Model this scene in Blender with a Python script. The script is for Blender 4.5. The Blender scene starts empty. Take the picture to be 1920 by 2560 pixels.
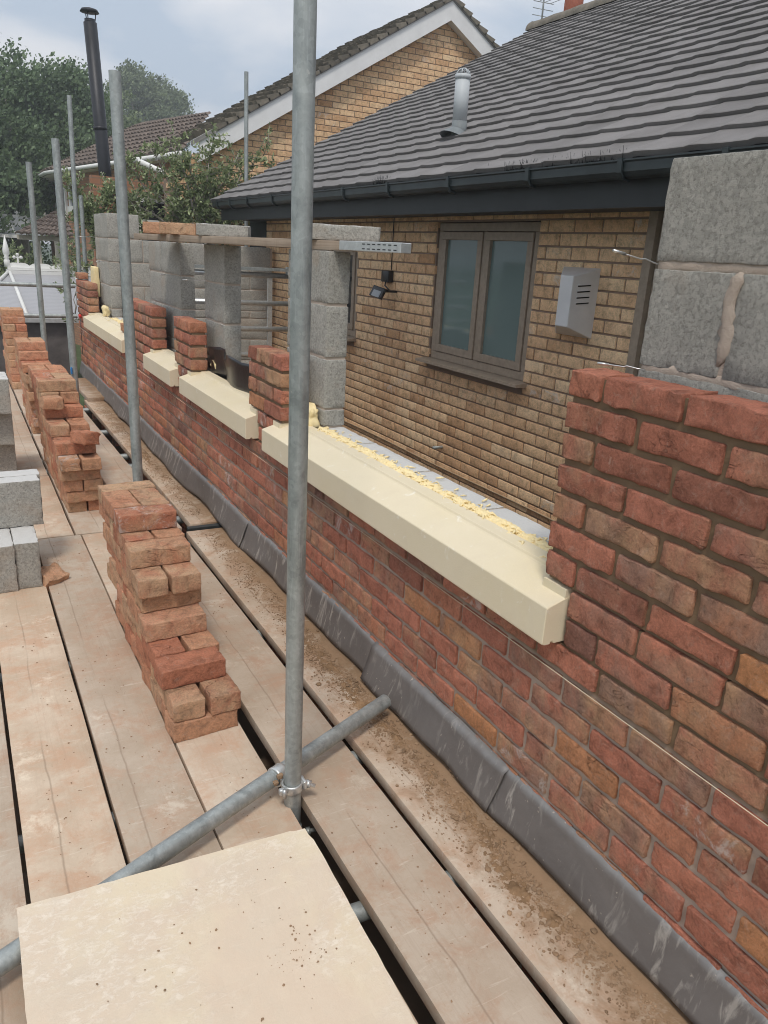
import bpy, math, random
import numpy as np
from mathutils import noise, Vector, Matrix
random.seed(7)
S = bpy.context.scene
COL = S.collection
PI = math.pi

# ------------------------------------------------------------------ camera
cd = bpy.data.cameras.new('camera'); cam = bpy.data.objects.new('camera', cd); COL.objects.link(cam)
R3 = [[0.87780712,-0.47581301,0.05528691],[0.10622633,0.30590614,0.94611701],[0.46708738,0.82463532,-0.31907046]]
cam.matrix_world = Matrix(((R3[0][0],R3[1][0],-R3[2][0],-1.23843),(R3[0][1],R3[1][1],-R3[2][1],0),
                           (R3[0][2],R3[1][2],-R3[2][2],1.50845),(0,0,0,1)))
cd.sensor_fit='VERTICAL'; cd.sensor_height=36; cd.lens=1906.363/2560*36; cd.clip_end=2000; cd.clip_start=.02
S.camera = cam

# ------------------------------------------------------------------ node helpers
class NT:
    def __init__(s,name):
        s.m=bpy.data.materials.new(name); s.m.use_nodes=True; s.t=s.m.node_tree
        s.b=s.t.nodes['Principled BSDF']; s.out=s.t.nodes['Material Output']
    def n(s,typ,**kw):
        nd=s.t.nodes.new(typ)
        for k,v in kw.items():
            if hasattr(nd,k): setattr(nd,k,v)
        return nd
    def l(s,a,b): s.t.links.new(a,b)
    def setv(s,sock,v):
        if isinstance(v,(int,float)): sock.default_value=v
        elif isinstance(v,tuple):
            sock.default_value = v if len(v)==len(sock.default_value) else (*v,1)
        else: s.l(v,sock)
    def coord(s,kind='Object'): return s.n('ShaderNodeTexCoord').outputs[kind]
    def mapv(s,v,scale=(1,1,1),loc=(0,0,0),rot=(0,0,0)):
        m=s.n('ShaderNodeMapping'); s.l(v,m.inputs[0]); s.setv(m.inputs['Scale'],scale); s.setv(m.inputs['Location'],loc); s.setv(m.inputs['Rotation'],rot); return m.outputs[0]
    def noise(s,v,sc,det=4,rough=.55,dist=0,out='Fac'):
        x=s.n('ShaderNodeTexNoise'); s.l(v,x.inputs['Vector']); x.inputs['Scale'].default_value=sc; x.inputs['Detail'].default_value=det
        x.inputs['Roughness'].default_value=rough; x.inputs['Distortion'].default_value=dist; return x.outputs[out]
    def vor(s,v,sc,feat='F1',out='Distance',rand=1):
        x=s.n('ShaderNodeTexVoronoi'); x.feature=feat; s.l(v,x.inputs['Vector']); x.inputs['Scale'].default_value=sc; x.inputs['Randomness'].default_value=rand; return x.outputs[out]
    def ramp(s,f,stops,interp='LINEAR'):
        r=s.n('ShaderNodeValToRGB'); s.l(f,r.inputs[0]); e=r.color_ramp.elements; r.color_ramp.interpolation=interp
        while len(e)<len(stops): e.new(.5)
        for i,(p,c) in enumerate(stops):
            e[i].position=p; e[i].color=(c,c,c,1) if isinstance(c,(int,float)) else (*c,1)
        return r.outputs[0]
    def mix(s,f,a,b,mode='MIX'):
        x=s.n('ShaderNodeMix'); x.data_type='RGBA'; x.blend_type=mode
        s.setv(x.inputs[0],f); s.setv(x.inputs[6],a); s.setv(x.inputs[7],b); return x.outputs[2]
    def math(s,op,a,b=0.,c=0.):
        x=s.n('ShaderNodeMath',operation=op); s.setv(x.inputs[0],a); s.setv(x.inputs[1],b)
        if op in('MULTIPLY_ADD',): s.setv(x.inputs[2],c)
        return x.outputs[0]
    def vadd(s,a,b):
        x=s.n('ShaderNodeVectorMath',operation='ADD'); s.setv(x.inputs[0],a); s.setv(x.inputs[1],b); return x.outputs[0]
    def sep(s,a):
        x=s.n('ShaderNodeSeparateXYZ'); s.l(a,x.inputs[0]); return x.outputs
    def bump(s,h,st=.5,dist=.01,prev=None):
        b=s.n('ShaderNodeBump'); s.l(h,b.inputs['Height']); b.inputs['Strength'].default_value=st; b.inputs['Distance'].default_value=dist
        if prev is not None: s.l(prev,b.inputs['Normal'])
        return b.outputs[0]
    def fin(s,col=None,rough=None,nrm=None,spec=None,metal=None):
        if col is not None: s.setv(s.b.inputs['Base Color'],col)
        if rough is not None: s.setv(s.b.inputs['Roughness'],rough)
        if nrm is not None: s.l(nrm,s.b.inputs['Normal'])
        if spec is not None: s.b.inputs['Specular IOR Level'].default_value=spec
        if metal is not None: s.setv(s.b.inputs['Metallic'],metal)
        return s.m
def flat(name,c,rough=.6,metal=0.,var=.15,sc=12,spec=.4,bst=.0):
    m=NT(name); v=m.coord(); n=m.noise(v,sc,5,.6)
    col=m.mix(m.ramp(n,[(.3,0.),(.7,1.)]),tuple(x*(1-var) for x in c),tuple(min(1,x*(1+var)) for x in c))
    nr=m.bump(m.noise(v,sc*6,4),bst,.004) if bst else None
    return m.fin(col,rough,nr,spec,metal)

def brick_mat(name,stops,buff,obj_random=False,bump=.6,buffamt=.5):
    m=NT(name); v=m.coord()
    if obj_random:
        oi=m.n('ShaderNodeObjectInfo'); r=oi.outputs['Random']
        r2=m.math('FRACT',m.math('MULTIPLY',r,17.31)); r3=m.math('FRACT',m.math('MULTIPLY',r,57.7))
        cv=m.n('ShaderNodeCombineXYZ'); m.l(m.math('MULTIPLY',r,40.),cv.inputs[0]); m.l(m.math('MULTIPLY',r2,40.),cv.inputs[1])
        vv=m.vadd(v,cv.outputs[0])
    else:
        a=m.n('ShaderNodeAttribute'); a.attribute_name='bc'; o=m.sep(a.outputs['Color']); r,r2,r3=o[0],o[1],o[2]
        cv=m.n('ShaderNodeCombineXYZ'); m.l(m.math('MULTIPLY',r,40.),cv.inputs[0]); m.l(m.math('MULTIPLY',r2,40.),cv.inputs[2])
        vv=m.vadd(v,cv.outputs[0])
    base=m.mix(1.,m.ramp(r,stops),(1.,1.,1.),'MULTIPLY')
    big=m.noise(m.mapv(vv,(1,1,.6)),11,5,.6,.7)
    # burn / buff cloud patches, amount depends on the brick
    th=m.math('ADD',m.math('MULTIPLY',r2,.55),.18)
    msk=m.math('MULTIPLY',m.math('MULTIPLY',m.math('SUBTRACT',big,th),6.),buffamt)
    cl=m.n('ShaderNodeClamp'); m.l(msk,cl.inputs[0]); cl.inputs[2].default_value=.85
    bc=m.mix(m.ramp(m.noise(vv,4.,3),[(.42,0.),(.58,1.)]),buff[0],buff[1])
    c=m.mix(cl.outputs[0],base,bc)
    med=m.noise(vv,20,7,.72,.5)
    c=m.mix(1.,c,m.ramp(med,[(.3,.55),(.48,1.),(.75,1.28)]),'MULTIPLY')
    fine=m.noise(vv,150,5,.75)
    c=m.mix(1.,c,m.ramp(fine,[(.3,.78),(.7,1.2)]),'MULTIPLY')
    dust=m.ramp(m.noise(vv,30,8,.8,.6),[(.54,0.),(.74,1.)])
    c=m.mix(m.math('MULTIPLY',dust,.62),c,(.62,.46,.37))
    smo=m.ramp(m.noise(vv,13,6,.7,1.),[(.60,0.),(.72,1.)])
    c=m.mix(m.math('MULTIPLY',smo,m.math('MULTIPLY',r3,.5)),c,(.13,.085,.075))
    cr=m.noise(m.mapv(vv,(1,1,2.6)),9,3,.5,.2)
    ridg=m.math('ABSOLUTE',m.math('SUBTRACT',cr,.5))
    crm=m.math('MULTIPLY',m.ramp(ridg,[(0.,1.),(.012,0.)]),m.ramp(m.noise(vv,6,2),[(.55,0.),(.62,1.)]))
    c=m.mix(m.math('MULTIPLY',crm,.16),c,(.12,.055,.035))
    ef=m.math('MULTIPLY',m.ramp(r3,[(.9,0.),(.94,1.)]),m.ramp(m.noise(vv,15,7,.75,.7),[(.52,0.),(.62,1.)]))
    c=m.mix(m.math('MULTIPLY',ef,.6),c,(.74,.68,.63))
    nb=m.bump(m.math('SUBTRACT',med,m.math('MULTIPLY',crm,.35)),bump,.016)
    nb=m.bump(fine,bump,.007,nb)
    return m.fin(c,.93,nb,.15)

RED=[(0.,(.25,.14,.11)),(.05,(.38,.16,.11)),(.15,(.48,.19,.125)),(.55,(.54,.215,.145)),(.8,(.59,.24,.155)),(.93,(.55,.26,.145)),(1.,(.60,.28,.13))]
M_brick=brick_mat('red_brick',RED,((.56,.35,.21),(.36,.235,.18)),False,1.,.43)
LOOSE=[(0.,(.50,.20,.12)),(.3,(.60,.26,.155)),(.5,(.60,.30,.18)),(.75,(.62,.37,.22)),(1.,(.68,.33,.21))]
M_loose=brick_mat('loose_red_brick',LOOSE,((.64,.43,.27),(.58,.37,.23)),True,1.,.5)
TAN=[(0.,(.58,.34,.185)),(.08,(.68,.42,.235)),(.3,(.80,.52,.30)),(.7,(.87,.59,.35)),(1.,(.92,.67,.42))]
M_tan=brick_mat('tan_brick',TAN,((.86,.60,.36),(.74,.46,.27)),False,.45,.3)

def mortar_mat(name,c1,c2,zs=None,bump=.6):
    m=NT(name); v=m.coord(); n=m.noise(v,30,6,.7)
    c=m.mix(n,c1,c2)
    if zs:  # fresh mortar above, dried paler mortar below (a real colour change in the wall)
        z=m.sep(v)[2]; f=m.ramp(m.math('ADD',m.math('MULTIPLY',z,1.),m.math('MULTIPLY',n,.02)),[(zs-.004,0.),(zs+.012,1.)])
        c=m.mix(f,m.mix(n,(.36,.28,.22),(.52,.42,.35)),c)
    nb=m.bump(m.noise(v,110,6,.75),bump,.006)
    return m.fin(c,.95,nb,.1)
M_mortar=mortar_mat('mortar',(.19,.13,.08),(.28,.195,.125),.545)
M_tmortar=mortar_mat('tan_wall_mortar',(.26,.19,.14),(.35,.26,.2))

def block_mat():
    m=NT('concrete_block'); v=m.coord()
    oi=m.n('ShaderNodeObjectInfo'); cv=m.n('ShaderNodeCombineXYZ'); m.l(m.math('MULTIPLY',oi.outputs['Random'],30.),cv.inputs[0]); vv=m.vadd(v,cv.outputs[0])
    agg=m.vor(vv,105,'F1','Distance'); ac=m.vor(vv,105,'F1','Color')
    n=m.noise(vv,5,4,.6); f=m.noise(vv,115,8,.82,.2)
    c=m.mix(n,(.37,.36,.325),(.54,.52,.475))
    g=m.sep(ac)[0]
    c=m.mix(1.,c,m.ramp(g,[(0.,.84),(.5,1.),(1.,1.13)]),'MULTIPLY')
    pit=m.ramp(f,[(.41,0.),(.5,1.)])
    c=m.mix(m.math('MULTIPLY',m.math('SUBTRACT',1.,pit),.52),c,(.17,.16,.14))
    st=m.ramp(m.noise(vv,2.6,4,.65,.5),[(.56,0.),(.68,1.)])
    c=m.mix(m.math('MULTIPLY',st,.4),c,(.47,.36,.27))
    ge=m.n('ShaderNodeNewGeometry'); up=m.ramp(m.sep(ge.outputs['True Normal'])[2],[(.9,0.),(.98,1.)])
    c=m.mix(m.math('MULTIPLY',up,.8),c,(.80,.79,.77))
    nb=m.bump(f,.9,.009); nb=m.bump(agg,.2,.002,nb)
    return m.fin(c,.95,nb,.1)
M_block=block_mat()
M_bmortar=mortar_mat('block_mortar',(.42,.34,.28),(.6,.51,.43),None,.9)

def stone_mat():
    m=NT('cast_stone'); v=m.coord(); n=m.noise(v,6,5,.6); f=m.noise(v,300,3,.7); s=m.noise(v,3,4,.5,.5)
    c=m.mix(n,(.73,.635,.45),(.79,.70,.53))
    c=m.mix(m.math('MULTIPLY',m.ramp(s,[(.5,0.),(.75,1.)]),.35),c,(.72,.6,.34))
    c=m.mix(m.math('MULTIPLY',m.ramp(m.noise(v,60,5,.7),[(.62,0.),(.75,1.)]),.25),c,(.85,.8,.7))
    c=m.mix(m.math('MULTIPLY',m.ramp(m.noise(v,9,8,.75,.8),[(.52,0.),(.66,1.)]),.3),c,(.70,.60,.45))
    c=m.mix(m.math('MULTIPLY',m.ramp(m.noise(v,22,6,.7,.5),[(.62,0.),(.68,1.)]),.5),c,(.92,.88,.80))
    return m.fin(c,.85,m.bump(f,.4,.003,m.bump(m.noise(v,14,6,.7),.2,.004)),.25)
M_stone=stone_mat()

def board_mat(name='dusty_board',dirty=0.,pale=0.):
    m=NT(name); v=m.coord()
    oi=m.n('ShaderNodeObjectInfo'); r=oi.outputs['Random']; cv=m.n('ShaderNodeCombineXYZ'); m.l(m.math('MULTIPLY',r,23.),cv.inputs[1]); m.l(m.math('MULTIPLY',r,11.),cv.inputs[0]); vv=m.vadd(v,cv.outputs[0])
    big=m.noise(vv,2.2,7,.68,.25); med=m.noise(vv,7,8,.75,.3); fine=m.noise(vv,80,6,.75)
    grain=m.noise(m.mapv(vv,(38,1.1,38)),2.2,7,.65,.9)
    c=m.mix(m.ramp(big,[(.4,0.),(.6,1.)]),(.49,.395,.305),(.60,.51,.415))
    c=m.mix(m.math('MULTIPLY',m.ramp(med,[(.46,0.),(.62,1.)]),.8),c,(.52,.35,.25))      # reddish mud
    c=m.mix(m.math('MULTIPLY',m.ramp(m.noise(vv,4.3,8,.75,.3),[(.58,0.),(.66,1.)]),.6),c,(.76,.69,.58)) # lime dust
    c=m.mix(m.math('MULTIPLY',m.ramp(grain,[(.36,1.),(.47,0.)]),.2),c,(.40,.29,.22))
    c=m.mix(m.math('MULTIPLY',m.ramp(fine,[(.3,1.),(.42,0.)]),.35),c,(.38,.26,.18))
    sp=m.ramp(m.noise(vv,55,3,.6),[(.70,0.),(.73,1.)])
    c=m.mix(m.math('MULTIPLY',sp,m.ramp(m.noise(vv,3,3),[(.5,0.),(.6,1.)])),c,(.24,.15,.10))
    c=m.mix(m.math('MULTIPLY',m.ramp(m.noise(vv,1.7,8,.78,.4),[(.52,0.),(.6,1.)]),.5),c,(.50,.40,.31))
    c=m.mix(1.,c,m.ramp(m.math('FRACT',m.math('MULTIPLY',r,7.7)),[(0.,(.86,.84,.82)),(.5,(1.,1.,1.)),(1.,(1.08,1.03,.97))]),'MULTIPLY')
    # scuffs across
    sc=m.ramp(m.noise(m.mapv(vv,(3,30,3),(0,0,0),(0,0,.5)),3,5,.6,.6),[(.62,0.),(.7,1.)])
    c=m.mix(m.math('MULTIPLY',sc,.3),c,(.78,.72,.62))
    # one long drying crack down each plank
    xx=m.sep(v)[0]; wob=m.math('MULTIPLY',m.math('SUBTRACT',m.noise(vv,1.6,5,.6),.5),.05)
    ck=m.math('ABSOLUTE',m.math('SUBTRACT',m.math('ADD',xx,wob),m.math('MULTIPLY',m.math('SUBTRACT',r,.5),.1)))
    ckm=m.math('MULTIPLY',m.ramp(ck,[(.0008,1.),(.0022,0.)]),m.ramp(m.noise(vv,1.3,2),[(.42,0.),(.5,1.)]))
    c=m.mix(m.math('MULTIPLY',ckm,.55),c,(.25,.18,.13))
    if dirty:
        # sand lying against the wall side
        s=m.ramp(m.math('ADD',m.math('MULTIPLY',xx,3.),m.math('MULTIPLY',m.noise(vv,7,8,.78,.8),1.6)),[(.55,0.),(.95,1.)])
        c=m.mix(m.math('MULTIPLY',s,dirty),c,m.mix(fine,(.19,.115,.06),(.36,.235,.14)))
        c=m.mix(m.math('MULTIPLY',m.ramp(med,[(.4,0.),(.6,1.)]),.25),c,(.45,.3,.2))
    if pale:
        c=m.mix(pale,c,(.80,.69,.55))
        pt=m.ramp(m.noise(vv,4.5,9,.78,.6),[(.42,0.),(.6,1.)]); c=m.mix(m.math('MULTIPLY',pt,.55),c,(.70,.57,.44))
        c=m.mix(m.math('MULTIPLY',m.ramp(m.noise(vv,3.1,4,.6),[(.52,0.),(.66,1.)]),.35),c,(.80,.72,.50))
        fl=m.noise(m.mapv(vv,(1,1.8,1)),34,8,.78,.5); pf=m.math('MULTIPLY',m.ramp(fl,[(.48,0.),(.6,1.)]),m.ramp(m.noise(vv,2.7,3),[(.45,0.),(.55,1.)]))
        c=m.mix(m.math('MULTIPLY',pf,.5),c,(.88,.80,.69))
        med=m.math('ADD',med,m.math('MULTIPLY',pf,1.6))
    nb=m.bump(med,.25,.004); nb=m.bump(fine,.35,.002,nb)
    return m.fin(c,.92,nb,.15)
M_board=board_mat(); M_board_d=board_mat('sandy_board',.95); M_slab=board_mat('pale_sheet',0.,.62)

def galv(name='galvanised_steel',dark=1.):
    m=NT(name); v=m.coord(); n=m.noise(m.mapv(v,(1,1,.5)),14,6,.7,.6); s=m.noise(m.mapv(v,(60,60,3)),3,5,.6); sp=m.vor(v,90,'F1','Color')
    c=m.mix(m.ramp(n,[(.35,0.),(.65,1.)]),tuple(x*dark for x in(.29,.315,.31)),tuple(x*dark for x in (.46,.49,.48)))
    c=m.mix(m.math('MULTIPLY',m.ramp(s,[(.55,0.),(.7,1.)]),.5),c,(.5,.53,.53))
    c=m.mix(m.math('MULTIPLY',m.ramp(m.noise(v,45,5,.7),[(.66,0.),(.74,1.)]),.6),c,(.62,.6,.56))
    c=m.mix(m.math('MULTIPLY',m.ramp(m.noise(v,30,5,.7),[(.68,0.),(.74,1.)]),.6),c,(.12,.11,.1))
    c=m.mix(1.,c,m.ramp(m.sep(sp)[0],[(0.,.9),(1.,1.08)]),'MULTIPLY')
    return m.fin(c,m.ramp(n,[(.3,.42),(.7,.6)]),m.bump(m.noise(v,120,3),.08,.002),.5,.55)
M_galv=galv(); M_zinc=flat('bright_zinc',(.62,.63,.62),.38,.7,.12,40,.5,.1)

def lead_mat():
    m=NT('lead_grey_sheet'); v=m.coord(); n=m.noise(v,5,6,.65,.8)
    c=m.mix(n,(.10,.09,.085),(.20,.182,.17))
    dr=m.ramp(m.noise(m.mapv(v,(4,9,2.2)),3.2,6,.65,.7),[(.53,0.),(.64,1.)])
    c=m.mix(m.math('MULTIPLY',m.math('MULTIPLY',dr,m.ramp(m.noise(v,1.9,3),[(.42,0.),(.56,1.)])),.75),c,(.42,.39,.35))
    z=m.sep(v)[2]; e=m.ramp(m.math('ADD',z,m.math('MULTIPLY',m.noise(v,26,4),.03)),[(.148,0.),(.168,1.)])
    c=m.mix(m.math('MULTIPLY',e,.55),c,(.27,.275,.28))
    c=m.mix(m.math('MULTIPLY',m.ramp(m.noise(v,55,4,.6),[(.68,0.),(.72,1.)]),.7),c,(.5,.43,.36))
    return m.fin(c,.5,m.bump(m.noise(v,18,5,.6),.3,.008),.4)
M_lead=lead_mat()

def tile_mat(name,a,b,sc=3.):
    m=NT(name); v=m.coord(); at=m.n('ShaderNodeAttribute'); at.attribute_name='bc'; o=m.sep(at.outputs['Color'])
    n=m.noise(v,sc,6,.65,.4); c=m.mix(m.ramp(n,[(.3,0.),(.7,1.)]),a,b)
    c=m.mix(1.,c,m.ramp(o[0],[(0.2,.8),(.8,1.2)]),'MULTIPLY')
    c=m.mix(m.math('MULTIPLY',m.ramp(m.noise(v,40,5,.7),[(.6,0.),(.75,1.)]),.3),c,tuple(x*.5 for x in a))
    return m.fin(c,.8,m.bump(m.noise(v,120,4,.7),.3,.003),.3)
M_tile=tile_mat('grey_roof_tile',(.155,.145,.14),(.232,.22,.217))
M_btile=tile_mat('brown_mossy_tile',(.10,.075,.062),(.19,.15,.125),6.)
M_gtile=tile_mat('weathered_grey_brown_tile',(.12,.11,.09),(.23,.2,.16),9.)
M_gutter=flat('dark_green_grey_gutter',(.026,.036,.038),.38,0,.25,9,.5)
M_soffit=flat('dark_brown_fascia',(.025,.029,.03),.5,0,.2,5)
M_frame=flat('taupe_window_frame',(.36,.285,.215),.5,0,.14,30,.4,.05)
M_white=flat('white_upvc',(.8,.8,.78),.45,0,.05,8)
M_wood_w=flat('weathered_white_board',(.82,.82,.82),.7,0,.06,5)
M_dark=flat('dark_interior',(.012,.012,.013),.7)
M_black=flat('black_plastic',(.018,.018,.02),.28,0,.3,14,.5,.2)
M_ventbox=flat('grey_painted_metal',(.72,.71,.71),.4,.0,.06,7,.5)
M_pipe_w=flat('pale_grey_pipe',(.5,.53,.55),.5,0,.06,10)
M_pipe_d=flat('grey_pipe_boot',(.2,.22,.23),.6,0,.15,14)
M_terra=flat('terracotta_pot',(.5,.17,.11),.8,0,.15,9)
M_flue=flat('black_flue_steel',(.03,.031,.036),.45,.3,.2,6)
M_wire=flat('stainless_wire',(.7,.7,.68),.3,.9,.05,10)
M_yellow=None
def wool_mat():
    m=NT('yellow_insulation_wool'); v=m.coord(); n=m.noise(v,26,7,.75,.8); f=m.noise(v,150,6,.8)
    c=m.mix(n,(.82,.62,.28),(.95,.84,.55)); c=m.mix(m.math('MULTIPLY',m.ramp(f,[(.5,0.),(.8,1.)]),.5),c,(.97,.93,.8))
    return m.fin(c,.95,m.bump(f,.3,.004),.1)
M_wool=wool_mat()
def plank_mat():
    m=NT('stained_plank'); v=m.coord(); n=m.noise(m.mapv(v,(1,1.6,.25)),7,6,.65,.5); g=m.noise(m.mapv(v,(30,1,50)),3,5,.6)
    c=m.mix(n,(.30,.235,.18),(.50,.40,.31)); c=m.mix(m.math('MULTIPLY',m.ramp(g,[(.4,1.),(.5,0.)]),.3),c,(.2,.14,.1))
    c=m.mix(m.math('MULTIPLY',m.ramp(m.noise(m.mapv(v,(1,4,.3)),5,4,.6),[(.6,0.),(.66,1.)]),.55),c,(.12,.085,.06))
    return m.fin(c,.85,m.bump(g,.3,.003),.2)
M_plank=plank_mat()
def wood_under():
    m=NT('old_timber'); v=m.coord(); c=m.mix(m.noise(v,4,5),(.16,.11,.075),(.27,.2,.14)); return m.fin(c,.9)
M_under=wood_under()
def glass_mat(name,c,rough=.15):
    m=NT(name); v=m.coord(); n=m.noise(v,1.5,3,.5); return m.fin(m.mix(n,tuple(x*.8 for x in c),tuple(x*1.25 for x in c)),rough,None,.6)
M_frost=glass_mat('frosted_teal_glass',(.17,.235,.225),.06)
M_glassd=glass_mat('dark_glass',(.02,.024,.026),.06)
def poly_mat():
    m=NT('ribbed_polycarbonate'); v=m.coord(); w=m.n('ShaderNodeTexWave'); w.inputs['Scale'].default_value=22; w.bands_direction='X'; m.l(v,w.inputs['Vector']); w.inputs['Distortion'].default_value=.4
    c=m.mix(w.outputs['Color'],(.34,.34,.36),(.45,.45,.47)); return m.fin(c,.3,m.bump(w.outputs['Color'],.3,.01),.5)
M_poly=poly_mat()
def obrick():
    m=NT('orange_house_brick'); v=m.coord(); b=m.n('ShaderNodeTexBrick')
    sx=m.sep(v); cb=m.n('ShaderNodeCombineXYZ'); m.l(m.math('ADD',sx[0],sx[1]),cb.inputs[0]); m.l(sx[2],cb.inputs[1])
    m.l(cb.outputs[0],b.inputs['Vector']); b.inputs['Scale'].default_value=1; b.inputs['Brick Width'].default_value=.225; b.inputs['Row Height'].default_value=.075; b.inputs['Mortar Size'].default_value=.007
    b.inputs['Color1'].default_value=(.46,.235,.135,1); b.inputs['Color2'].default_value=(.37,.18,.105,1); b.inputs['Mortar'].default_value=(.26,.17,.12,1)
    return m.fin(m.mix(1.,b.outputs['Color'],m.ramp(m.noise(v,1.2,4),[(.3,.85),(.7,1.1)]),'MULTIPLY'),.9)
M_obrick=obrick()
def leaf_mat(name,a,b,tr=.25):
    m=NT(name); at=m.n('ShaderNodeAttribute'); at.attribute_name='bc'; o=m.sep(at.outputs['Color'])
    c=m.mix(o[0],a,b); m.fin(c,.55,None,.35)
    t=m.n('ShaderNodeBsdfTranslucent'); m.l(c,t.inputs[0]); mx=m.n('ShaderNodeMixShader'); mx.inputs[0].default_value=tr
    m.l(m.b.outputs[0],mx.inputs[1]); m.l(t.outputs[0],mx.inputs[2]); m.l(mx.outputs[0],m.out.inputs[0]); return m.m
M_leafD=leaf_mat('dark_tree_leaf',(.065,.105,.05),(.20,.28,.14))
M_leafM=leaf_mat('mid_tree_leaf',(.10,.135,.07),(.25,.30,.16))
M_leafS=leaf_mat('shrub_leaf',(.11,.16,.07),(.48,.55,.30))
M_bark=flat('grey_bark',(.34,.31,.27),.9,0,.3,20,.2,.4)
M_ground=flat('ground_soil',(.14,.11,.08),.95,0,.3,1.5)
M_grass=flat('lawn_green',(.07,.1,.04),.95,0,.3,2.)
M_sand=flat('damp_sand',(.26,.165,.095),.97,0,.35,25,.1,.6)
M_crumb=flat('mortar_crumb',(.30,.20,.125),.97,0,.35,9,.1,.5)
M_conc=flat('rubble_lump',(.6,.58,.54),.95,0,.25,20,.1,.6)
M_red=flat('red_plastic',(.7,.05,.04),.4)
M_blue=flat('blue_plastic',(.05,.25,.6),.4)
M_render=flat('mottled_dark_felt',(.13,.115,.11),.85,0,.4,3.5,.2,.2)
M_slate=flat('broken_slate',(.3,.27,.24),.8,0,.25,9,.3,.2)

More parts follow.
